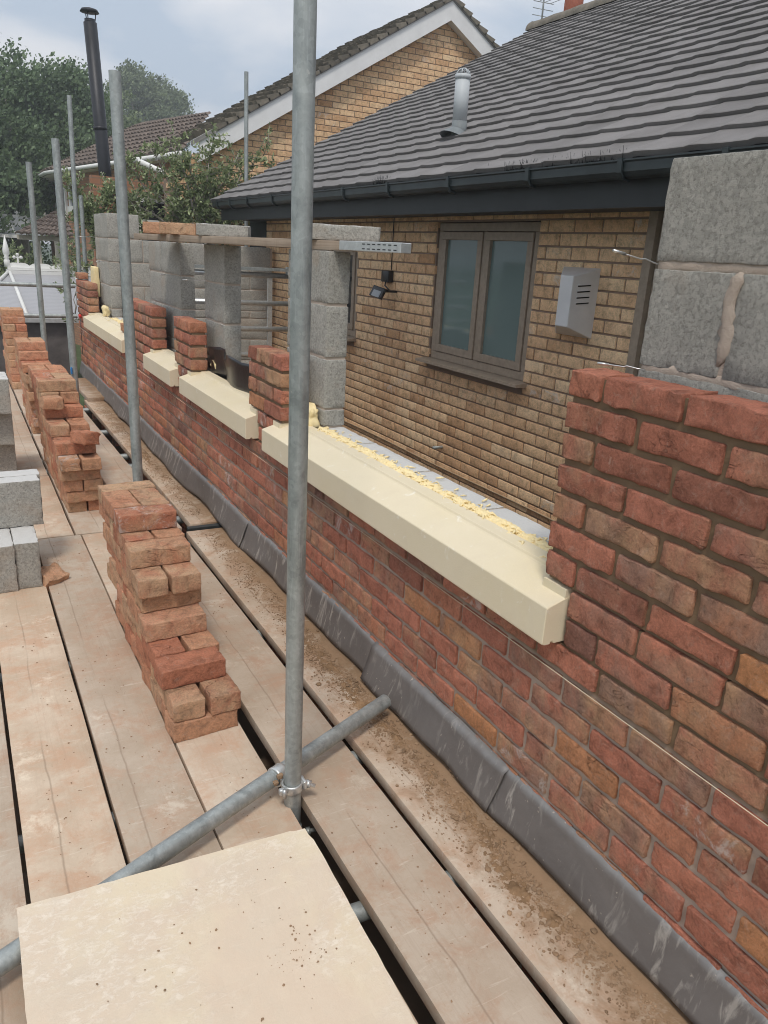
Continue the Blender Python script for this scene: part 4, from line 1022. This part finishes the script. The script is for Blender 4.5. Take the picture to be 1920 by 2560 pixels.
for z in (.28,.36,.44,.52,.6,.7): mb.tube([(-.13,.05,z),(.13,-.05,z-.02)],.005,5)
mb.build('elements',M_galv,ae)

# ------------------------------------------------------------------ gable house behind
GY=10.5
gh=empty('gable_house',(3,GY,0),'yellow brick house with white bargeboards, its gable rising behind the bungalow','house')
def cg(o): o.parent=gh; o.matrix_parent_inverse=Matrix.Translation((-3,-GY,0)); return o
AX,AZ=5.25,4.64   # apex underside of white board
LX,LZ=1.70,2.50
slL=(AZ-LZ)/(AX-LX)
def inside(x,z,m=0.0): return z < AZ - slL*abs(x-AX) - m
gm=MB()
for k in range(70):
    z1=4.62-.075*k; z0=z1-.065; x=1.3+(.1125 if k%2 else 0)
    while x<9.0:
        if inside(x+.1,z0,-.05): gm.rbox((x+.107,GY+.05,(z0+z1)/2),(.214,.1,.065),(1,1,1),.003,0,1,0,rnd3(),0,smooth=False)
        x+=.225
gm.prism([(1.32,-1.4),(9.1,-1.4),(9.1,AZ-slL*(9.1-AX)),(AX,AZ),(1.32,LZ-slL*.38)],1,GY+.005,GY+.3,1)
cg(gm.build('gable_wall',[M_tan,M_tmortar]))
def barge(sx):
    mb=MB(); h=.262; 
    x_end=LX-.02 if sx<0 else AX+3.0
    e=abs(x_end-AX)
    mb.prism([(AX,AZ),(AX,AZ+h),(x_end,AZ+h-slL*e),(x_end,AZ-slL*e)],1,GY-.13,GY-.10); return cg(mb.build('bargeboard',M_wood_w))
barge(-1); barge(1)
mb=MB(); mb.prism([(AX-3.57,AZ-slL*3.57+.0),(AX,AZ+.0),(AX,AZ+.02),(AX-3.57,AZ-slL*3.57+.02)],1,GY-.0995,GY+.004); cg(mb.build('soffit_board',M_wood_w))
mb=MB(); mb.prism([(AX+3.0,AZ-slL*3.0),(AX,AZ-.0),(AX,AZ+.02),(AX+3.0,AZ-slL*3.0+.02)],1,GY-.0995,GY+.004); cg(mb.build('soffit_board',M_wood_w))
# roof of the gable house : left slope and right slope tiles
for sx in (-1,1):
    rr=MB(); Ls=3.9; cl=math.cos(math.atan(slL)); sn=math.sin(math.atan(slL)); nc=24; gg=Ls/nc
    for c in range(nc):
        # c=0 at the apex going down
        for (ya,yb) in [(GY-.16,GY+2.6)]:
            s0=c*gg; s1=s0+gg+.02; t=.045
            def P(s,h,y): return (AX+sx*(s*cl)+sx*h*sn, y, AZ+.25-s*sn+h*cl)
            n=18
            for j in range(n):
                y0_=ya+(yb-ya)*j/n; y1_=ya+(yb-ya)*(j+1)/n; hh=.01*math.sin(j*1.6)+random.uniform(-.006,.006)
                rr.add([P(s0,.03+hh,y0_),P(s0,.03+hh,y1_),P(s1,.075+hh,y1_),P(s1,.075+hh,y0_),P(s1,.0,y0_),P(s1,.0,y1_),P(s0,.0,y0_)],[(0,3,2,1),(3,4,5,2),(0,6,4,3)],rnd3())
    cg(rr.build('roof_slope',M_gtile))
    mm=MB(); mm.prism([(AX,AZ+.236),(AX,AZ+.30),(AX+sx*3.65,AZ+.29-slL*3.65),(AX+sx*3.65,AZ+.236-slL*3.65)],1,GY-.150,GY-.02); cg(mm.build('verge_mortar',flat('grey_verge_mortar',(.26,.25,.24),.9)))
# porch lean on its left with white trim
ph=empty('white_porch',(1.6,11.0,1.5),'white-trimmed porch with a small pitched roof left of the yellow gable','porch')
mb=MB(); mb.tube([(-.55,.0,.98),(.17,-.05,.72)],.035,8); mb.tube([(.17,-.05,.72),(.2,-.05,-.4)],.03,8); mb.build('gutter_and_downpipe',M_white,ph)
MB().box((-1.1,.3,-2.8),(.25,.4,.78)).build('porch_wall',M_obrick,ph)
f=MB(); f.box((-.55,.22,-.1),(-.5,.28,.55)); f.box((-.05,.22,-.1),(0,.28,.55)); f.box((-.55,.22,.5),(0,.28,.56)); f.box((-.55,.22,.24),(-.05,.28,.28)); ff=f.build('window',M_white,ph)
MB().box((-.5,.25,-.1),(-.05,.27,.5)).build('pane',M_glassd,ff)
MB().add([(-.35,-.02,.66),(.15,-.02,.66),(.1,.5,.8),(-.3,.5,.8)],[(0,1,2,3)]).build('porch_roof',M_btile,ph)

# ------------------------------------------------------------------ orange house at the left
oh=empty('orange_brick_house',(1.7,25,0),'orange brick house with brown tiled roof and white windows, far behind the poles','house')
def co(o): o.parent=oh; o.matrix_parent_inverse=Matrix.Translation((-1.7,-25,0)); return o
K=Vector((1.75,25,0)); B=Vector((3.2,16.6,0)); Lp=Vector((1.78,30.5,0))
def wallseg(mb,a,b,z0,z1,th=.3):
    d=(b-a).normalized(); n=Vector((d.y,-d.x,0)); n=n if n.x>0 else -n
    vs=[a,b,b+n*th,a+n*th]; mb.add([(v.x,v.y,z0) for v in vs]+[(v.x,v.y,z1) for v in vs],[(0,1,5,4),(1,2,6,5),(2,3,7,6),(3,0,4,7),(4,5,6,7)])
mb=MB(); wallseg(mb,K,B,-2,3.1); wallseg(mb,Vector((2.0,30.5,0)),Vector((2.0,25.3,0)),-2,3.1); mb.add([(1.75,25,-2),(5.5,25,-2),(5.5,25,3.1),(1.75,25,3.1)],[(0,1,2,3)]); co(mb.build('wall',M_obrick))
def owin(a,b,s0,s1,z0,z1,n=2,off=.03):
    d=(b-a).normalized(); nn=Vector((-d.y,d.x,0)); nn=nn if nn.x<0 else -nn
    mb=MB(); 
    def bar(sa,sb,za,zb,o,mbx):
        p=a+d*sa+nn*o; q=a+d*sb+nn*o; p2=a+d*sa-nn*.02; q2=a+d*sb-nn*.02
        mbx.add([(p.x,p.y,za),(q.x,q.y,za),(q.x,q.y,zb),(p.x,p.y,zb),(p2.x,p2.y,za),(q2.x,q2.y,za),(q2.x,q2.y,zb),(p2.x,p2.y,zb)],[(0,1,2,3),(0,4,5,1),(1,5,6,2),(2,6,7,3),(3,7,4,0)])
    w=.09
    bar(s0,s1,z0-.06,z0+w,.12,mb); bar(s0,s1,z1-w,z1,.06,mb)
    for i in range(n+1): s=s0+(s1-s0)*i/n; bar(s-w/2,s+w/2,z0+w,z1-w,.06,mb)
    f=co(mb.build('window',M_white)); m2=MB(); bar(s0,s1,z0,z1,.015,m2); m2.build('pane',glass_mat('house_glass',(.09,.1,.12),.1),f)
owin(K,B,.12,.62,1.95,2.85,1); owin(K,B,1.0,1.45,2.2,2.9,1)
owin(Vector((2.0,30.5,0)),Vector((2.0,25.3,0)),2.6,3.4,1.75,2.6,1); 
mb=MB(); mb.tube([(1.42,30.4,3.15),(1.40,24.95,3.15),(2.95,16.2,3.15)],.05,8); co(mb.build('gutter',M_white))
def tiled(mb,p00,p10,p11,p01,nc,nt,bump=.05,th=.04):
    """courses of wavy tiles on a quad: p00-p10 eave, p01-p11 ridge"""
    p00,p10,p11,p01=[Vector(p) for p in (p00,p10,p11,p01)]; n=(p10-p00).cross(p01-p00).normalized(); 
    if n.z<0: n=-n
    for c in range(nc):
        v0=c/nc; v1=min(1,(c+1.15)/nc)
        for j in range(nt):
            for q in range(3):
                u0=(j+q/3)/nt; u1=(j+(q+1)/3)/nt
                h0=bump*math.sin(PI*q/3); h1=bump*math.sin(PI*(q+1)/3) if q<2 else 0
                def P(u,v,h): return (p00*(1-u)+p10*u)*(1-v)+(p01*(1-u)+p11*u)*v+n*h
                mb.add([P(u0,v0,h0+th),P(u1,v0,h1+th),P(u1,v1,h1),P(u0,v1,h0),P(u0,v0,h0-.01),P(u1,v0,h1-.01)],[(0,1,2,3),(4,5,1,0)],rnd3())
mb=MB(); tiled(mb,(1.45,30.8,3.2),(1.45,24.9,3.2),(3.95,24.,4.6),(3.8,32,4.6),9,18); tiled(mb,(1.45,24.9,3.2),(3.0,16.2,3.2),(4.4,19,4.35),(3.95,24.,4.6),9,26)
co(mb.build('roof',M_btile))
MB_=MB(); MB_.add([(1.45,30.8,3.1),(1.45,24.9,3.1),(2.1,24.9,3.1),(2.1,30.8,3.1)],[(0,1,2,3)]); MB_.add([(1.45,24.9,3.1),(3.0,16.2,3.1),(3.6,16.4,3.1),(2.1,25,3.1)],[(0,1,2,3)]); co(MB_.build('soffit',M_wood_w))
# small hipped porch roof attached in front
mb=MB(); tiled(mb,(-.05,17.2,1.50),(1.05,17.2,1.50),(1.1,19.2,2.0),(.95,19.2,2.0),6,9,.03,.03); co(mb.build('porch_roof',M_btile))
mb=MB(); mb.box((.0,17.35,1.40),(1.05,17.45,1.49)); mb.box((.3,17.4,-1.4),(.42,17.5,1.4)); mb.box((.85,17.9,-1.4),(.95,19,1.4)); co(mb.build('porch_frame',flat('pale_render',(.5,.45,.38),.8)))
# black flue
fu=empty('black_flue',(1.40,15.4,2.3),'tall black twin-wall flue pipe with rain cowl rising in front of the trees','flue')
MB().tube([(0,0,-.0),(-.02,0,.4),(-.12,0,2.62)],.108,20).build('flue_pipe',M_flue,fu)
MB().tube([(-.12,0,2.6),(-.121,0,2.67)],.088,16).build('inner_pipe',M_flue,fu)
mb=MB(); 
for a in (0,2.1,4.2): mb.tube([(-.12+.08*math.cos(a),.08*math.sin(a),2.64),(-.12+.1*math.cos(a),.1*math.sin(a),2.78)],.008,6)
mb.build('cowl_legs',M_flue,fu); MB().tube([(-.12,0,2.77),(-.12,0,2.81),(-.12,0,2.84)],[.155,.13,.02],20).build('cowl',M_flue,fu)
MB().tube([(-.0,0,.0),(.05,0,-.12),(.25,0,-.2),(1.0,.3,-.2)],.115,16).build('elbow',M_flue,fu)
MB().tube([(-.055,0,1.0),(-.058,0,1.05)],.118,20).build('joint_band',M_flue,fu)

# ------------------------------------------------------------------ conservatories
cs=empty('conservatory',(0,13.3,.5),'white conservatory roof with cresting and a finial, beyond the far rails','conservatory')
mb=MB(); mb.box((-.42,.6,.46),(1.1,.8,.5)); mb.box((-.44,.57,.40),(1.12,.83,.455)); mb.build('ridge_beam',M_white,cs)
mb=MB(); mb.tube([(-.42,.7,.5),(-.42,.7,.6),(-.42,.7,.62),(-.42,.7,.64),(-.42,.7,.66),(-.42,.7,.70),(-.42,.7,.76),(-.42,.7,.97)],[.045,.045,.028,.045,.028,.048,.048,.004],14); mb.build('finial',M_white,cs)
mb=MB(); 
for i in range(5):
    x=-.26+.33*i; n=14; poly=[(x-.165,.5)]+[(x-.165+.33*t,.53+.035*abs(math.sin(t*PI*2))+.03*math.exp(-((t-.5)*7)**2)) for t in np.linspace(0,1,n)]+[(x+.165,.5)]
    mb.prism(poly,1,.69,.71)
    if i in (0,):
        for (dx,dz) in ((0,.19),(-.05,.15),(.05,.15)): mb.tube([(x+dx,.688,.5+dz),(x+dx,.712,.5+dz)],.026,10)
        mb.box((x-.012,.689,.56),(x+.012,.711,.70)); mb.box((x-.06,.6895,.638),(x+.06,.7105,.66))
mb.build('cresting',M_white,cs)
def slab4(mb,a,b,c,d,th=.02):
    a,b,c,d=[Vector(p) for p in (a,b,c,d)]; n=(b-a).cross(d-a).normalized()*th; mb.add([a,b,c,d,a-n,b-n,c-n,d-n],[(0,1,2,3),(4,7,6,5),(0,4,5,1),(1,5,6,2),(2,6,7,3),(3,7,4,0)])
mb=MB(); slab4(mb,(-1.1,-.75,-.165),(1.1,-.75,-.165),(1.1,.62,.42),(-.42,.62,.42)); mb.build('roof_panels',M_poly,cs)
mb=MB(); mb.tube([(-.40,.6,.43),(-.30,-.76,-.14)],.028,6); mb.tube([(-.42,.6,.43),(-1.15,-.76,-.14)],.028,6); mb.tube([(.55,.6,.43),(.62,-.76,-.14)],.02,6); mb.build('glazing_bars',M_white,cs)
MB().box((-1.15,-.83,-.21),(.55,-.74,-.15)).build('eaves_gutter',flat('pale_grey_gutter',(.45,.45,.45),.5),cs)
MB().box((-1.1,-.72,-2.2),(.30,-.68,-.2)).build('side_wall',M_render,cs)
MB().box((.245,-.76,-2.2),(.285,-.722,-.21)).build('corner_post',M_white,cs)
cs2=empty('far_conservatory',(.8,27,1.5),'second white conservatory roof further back at the left photo edge','conservatory')
mb=MB(); slab4(mb,(-1.6,-.9,-.05),(.6,-.9,-.0),(.9,.6,.48),(-1.6,.6,.48)); mb.build('roof_panels',flat('pale_glazing',(.45,.47,.5),.3),cs2)
mb=MB(); mb.box((-1.6,.6,.46),(1.0,.75,.55)); 
for x in (-1.2,-.8,-.4,0,.4,.8): mb.tube([(x,.68,.55),(x,.68,.68)],[.05,.02],6); mb.tube([(x-.07,.68,.62),(x+.07,.68,.62)],.02,6)
for x in (-.7,-.2,.3): mb.tube([(x,-.9,0.),(x-.15,.62,.49)],.03,6)
mb.box((-1.6,-1.0,-.12),(.6,-.88,-.03)); mb.build('frame',M_white,cs2)

# ------------------------------------------------------------------ vegetation
def leaves(mb,c,r,n,size,squash=(1,1,1),seed=0,clump=None,dark=0.,elong=1.8,hollow=.55):
    rng=random.Random(seed)
    cl=[]
    nc=clump or max(6,n//60)
    for i in range(nc):
        while True:
            p=Vector((rng.uniform(-1,1),rng.uniform(-1,1),rng.uniform(-1,1)))
            if p.length<1 and p.length>hollow*rng.random(): break
        p=p*(.72+.35*noise.noise(p*1.7+Vector((seed,0,0))))
        cl.append((p,rng.uniform(.12,.24),rng.random()))
    for i in range(n):
        p,cr,tone=cl[rng.randrange(nc)]
        q=p+Vector((rng.gauss(0,cr*.5),rng.gauss(0,cr*.5),rng.gauss(0,cr*.42)))
        pos=Vector((c[0]+q.x*r*squash[0],c[1]+q.y*r*squash[1],c[2]+q.z*r*squash[2]))
        d=Vector((rng.gauss(0,1),rng.gauss(0,1),rng.gauss(0,.7))).normalized(); u=d.orthogonal().normalized(); u.rotate(Matrix.Rotation(rng.random()*6.28,3,d)) if False else None
        w=d.cross(u).normalized(); s=size*rng.uniform(.6,1.3)
        vs=[pos-u*s*elong*.5,pos+w*s*.5,pos+u*s*elong*.5,pos-w*s*.5]
        t=min(1,max(0,.15+.5*tone+rng.uniform(-.15,.35)))
        mb.add(vs,[(0,1,2,3)],(t,.5,.5))
def tree(base,top,cr,lab,mat,seed,n=9000,size=.22,squash=(1,1,1),trunk_r=.3,lobes=7):
    root=empty('tree',base,lab,'tree','trees beyond the houses')
    H=top-base[2]; mb=MB(); rng=random.Random(seed)
    tr=MB(); tr.tube([(0,0,0),(.1,0,H*.35),(0,.1,H*.75)],[trunk_r,trunk_r*.7,trunk_r*.2],8)
    cc=Vector((0,0,H-cr*squash[2]))
    for i in range(lobes):
        a=i*2.4; rr=cr*(.42+.2*rng.random()); off=Vector((math.cos(a)*cr*.55*squash[0],math.sin(a)*cr*.55*squash[1],rng.uniform(-.55,.5)*cr*squash[2]))
        if i==0: off=Vector((0,0,cr*.5*squash[2]))
        tr.tube([(0,0,H*.4),tuple(cc+off)],[trunk_r*.4,trunk_r*.08],6)
        leaves(mb,tuple(cc+off),rr*1.15,n//lobes,size,(1,1,.9),seed*10+i)
    tr.build('trunk',M_bark,root); mb.build('crown',mat,root)
tree((1.0,31,-1.5),8.3,4.1,'big dark leafy tree filling the left edge behind the poles',M_leafD,1,60000,.085,(1,.8,1.1),.35,10)
tree((-1.6,28,-1.5),7.9,3.7,'dark tree cropped by the left photo edge',M_leafD,2,26000,.085,(1,.8,1.1),.3,8)
tree((4.1,40,-1.5),9.3,4.1,'mid green tree between the dark tree and the black flue',M_leafM,3,45000,.10,(.8,.8,1.1),.35,10)
tree((6.3,43,-1.5),7.4,3.2,'lower green tree behind the base of the black flue',M_leafD,5,20000,.10,(.9,.8,1.),.3,8)
tree((13.3,68,-1.5),14.6,4.3,'rounded willow-like tree standing alone right of the black flue',M_leafM,4,60000,.12,(.95,.8,.95),.45,12)
tree((9.9,70,-1.5),11.6,3.2,'smaller tree filling behind the tops of the poles',M_leafM,6,20000,.13,(.9,.8,1.),.35,8)
def shrub(base,lab,seed,segs,leafn,leafs,mat,spread=1.,group=None):
    root=empty('shrub',base,lab,'shrub',group); rng=random.Random(seed); br=MB(); lf=MB()
    def leaf(p,d,s,t):
        d=d.normalized(); u=d.orthogonal().normalized(); u=(u+Vector((rng.gauss(0,.6),rng.gauss(0,.6),rng.gauss(0,.6)))).normalized(); w=d.cross(u).normalized()
        lf.add([p,p+d*s*.5+w*s*.2,p+d*s,p+d*s*.5-w*s*.2],[(0,1,2,3)],(t,.5,.5))
    for (tip,r0) in segs:
        T=Vector(tip); pts=[Vector((0,0,T.z*.0))]; n=7
        for i in range(1,n+1):
            t=i/n; p=Vector((T.x*t**1.3,T.y*t,T.z*(t**.85)))+Vector((rng.gauss(0,.02),rng.gauss(0,.02),rng.gauss(0,.015))); pts.append(p)
        br.tube(pts,[r0*(1-.8*i/n) for i in range(n+1)],7)
        for q in range(leafn//20):
            i=rng.randrange(3,n+1); p=pts[i].lerp(pts[i-1],rng.random()); d=Vector((rng.gauss(0,1),rng.gauss(0,1),rng.gauss(.5,.8))).normalized(); L=rng.uniform(.1,.34)*spread
            tw=[p,p+d*L*.5+Vector((0,0,.01)),p+d*L]; br.tube(tw,[.005,.004,.002],4)
            for k in range(20):
                t=rng.uniform(.25,1); pp=p+d*L*t; leaf(pp,(d*.5+Vector((rng.gauss(0,1),rng.gauss(0,1),rng.gauss(.2,.8)))).normalized(),leafs*rng.uniform(.7,1.3),rng.random())
    br.build('stems',M_bark,root); lf.build('foliage',mat,root)
tips=[((-.1,0,1.1),.03),((.5,.1,1.25),.025),((1.0,.0,1.05),.022),((.75,.1,.55),.02),((-.55,.0,.85),.022),((-.85,.1,.6),.02),((-.3,-.1,1.3),.02),((.3,.1,1.0),.018),((-1.0,0,1.05),.018),((1.15,0,.75),.018),((.15,0,.8),.03),((-.6,0,1.2),.015),((.85,0,1.3),.014),((.2,0,1.45),.014)]
shrub((1.55,9.95,1.35),'open evergreen shrub with bare forked stems behind the plank and block piers',11,tips,760,.055,M_leafS)
shrub((.62,10.6,1.25),'dense evergreen bush above the tallest block pier, beside the flue base',13,[((-.35,0,.5),.02),((.0,0,.8),.02),((.3,0,.55),.02),((-.1,0,.3),.02),((.35,.1,.8),.02),((-.5,0,.85),.015)],1500,.055,M_leafS,.9)
shrub((.05,10.2,.6),'leafy sprig hanging between the far poles over the conservatory',17,[((-.12,0,.3),.006),((.1,0,.55),.006),((-.05,0,-.1),.005),((.2,0,.75),.006)],60,.06,M_leafS,.5)
shrub((.55,14.0,.4),'loose bush behind the far poles in front of the orange house',19,[((-.3,0,.6),.01),((.2,0,.9),.01),((.5,0,.5),.01),((0,0,1.0),.01)],700,.06,M_leafS,1.1)
shrub((-.1,18,-.2),'bush at the left edge under the porch roof',23,[((-.4,0,1.2),.03),((.3,0,1.3),.03),((.6,0,1.2),.03),((-.1,0,1.4),.03),((-.6,0,1.0),.03)],360,.09,M_leafS,1.8)
shrub((1.9,11.6,.9),'leafy bush in front of the white porch window',29,[((-.3,0,.6),.015),((.2,0,.7),.015),((-.7,0,.5),.015),((-.1,0,.9),.015)],700,.06,M_leafS,1.)

# ------------------------------------------------------------------ ground and below deck
def plane(name,x0,x1,y0,y1,z,mat,kind='structure'):
    mb=MB(); mb.add([(x0,y0,z),(x1,y0,z),(x1,y1,z),(x0,y1,z)],[(0,1,2,3)]); o=mb.build(name,mat)
    if kind: o['kind']=kind
    return o
plane('ground',-250,250,-120,320,-1.5,M_grass)
plane('soil_path',-6,9,-4,12,-1.49,M_ground)
# older timber joists under the deck
for i,y in enumerate(np.arange(.4,9.4,.6)):
    mb=MB(); mb.box((-1.9,y,-.42),(-.02,y+.05,-.27)); tag(mb.build('timber_joist',M_under),'brown timber joist glimpsed through the gaps below the boards','joist','brown joists under the deck')
mb=MB(); mb.box((-1.9,-1,-.60),(-.02,9.5,-.56)); tag(mb.build('lower_platform',M_under),'dark brown platform seen only through gaps between the boards','platform')

# haze volume added to lighten the far trees, standing in for lens veil
me=bpy.data.meshes.new('haze'); X0,Y0_,Z0,X1,Y1_,Z1=-260,-130,-2.6,260,330,24
me.from_pydata([(X0,Y0_,Z0),(X1,Y0_,Z0),(X1,Y1_,Z0),(X0,Y1_,Z0),(X0,Y0_,Z1),(X1,Y0_,Z1),(X1,Y1_,Z1),(X0,Y1_,Z1)],[],[(0,3,2,1),(4,5,6,7),(0,1,5,4),(1,2,6,5),(2,3,7,6),(3,0,4,7)])
hm=bpy.data.materials.new('haze'); hm.use_nodes=True; ht=hm.node_tree; ht.nodes.remove(ht.nodes['Principled BSDF']); pv=ht.nodes.new('ShaderNodeVolumePrincipled'); pv.inputs['Color'].default_value=(.92,.95,1,1); pv.inputs['Density'].default_value=.0038; pv.inputs['Anisotropy'].default_value=.3
ht.links.new(pv.outputs[0],ht.nodes['Material Output'].inputs['Volume']); me.materials.append(hm)
ho=bpy.data.objects.new('haze',me); COL.objects.link(ho); ho['kind']='stuff'; ho['label']='added thin pale haze volume lightening the far trees in place of lens veil'; ho['category']='haze'
# ------------------------------------------------------------------ world and light
w=bpy.data.worlds.new('World'); S.world=w; w.use_nodes=True; nt=w.node_tree; bg=nt.nodes['Background']
sky=nt.nodes.new('ShaderNodeTexSky'); sky.sky_type='NISHITA'; sky.sun_disc=False
SE,SR=math.radians(60),math.radians(212)
sky.sun_elevation=SE; sky.sun_rotation=SR; sky.air_density=1.; sky.dust_density=2.; 
tc=nt.nodes.new('ShaderNodeTexCoord'); mp=nt.nodes.new('ShaderNodeMapping'); mp.inputs['Scale'].default_value=(1.,1.,3.2); nt.links.new(tc.outputs['Generated'],mp.inputs[0])
ns=nt.nodes.new('ShaderNodeTexNoise'); ns.inputs['Scale'].default_value=2.9; ns.inputs['Detail'].default_value=7; ns.inputs['Roughness'].default_value=.5; ns.inputs['Distortion'].default_value=.35; nt.links.new(mp.outputs[0],ns.inputs['Vector'])
rp=nt.nodes.new('ShaderNodeValToRGB'); nt.links.new(ns.outputs['Fac'],rp.inputs[0])
e=rp.color_ramp.elements; e[0].position=.40; e[0].color=(5.7,6.7,8.0,1); e[1].position=.60; e[1].color=(9.6,9.7,10.,1)
mx=nt.nodes.new('ShaderNodeMix'); mx.data_type='RGBA'; mx.inputs[0].default_value=.86
nt.links.new(sky.outputs[0],mx.inputs[6]); nt.links.new(rp.outputs[0],mx.inputs[7]); nt.links.new(mx.outputs[2],bg.inputs[0]); bg.inputs[1].default_value=.078
ld=bpy.data.lights.new('sun','SUN'); ld.energy=1.5; ld.angle=math.radians(11); ld.color=(1.,.94,.85); lo=bpy.data.objects.new('sun',ld); COL.objects.link(lo)
# sun direction: from behind-left of the camera, high
az=SR; dirv=Vector((math.sin(az)*math.cos(SE),math.cos(az)*math.cos(SE),math.sin(SE))); lo.rotation_euler=dirv.to_track_quat('Z','Y').to_euler(); lo.location=(0,0,20)
S.cycles.filter_width=1.0
S.view_settings.view_transform='Standard'; S.view_settings.look='None'; S.view_settings.exposure=.42; S.view_settings.gamma=1
print('bricks',nbrick)
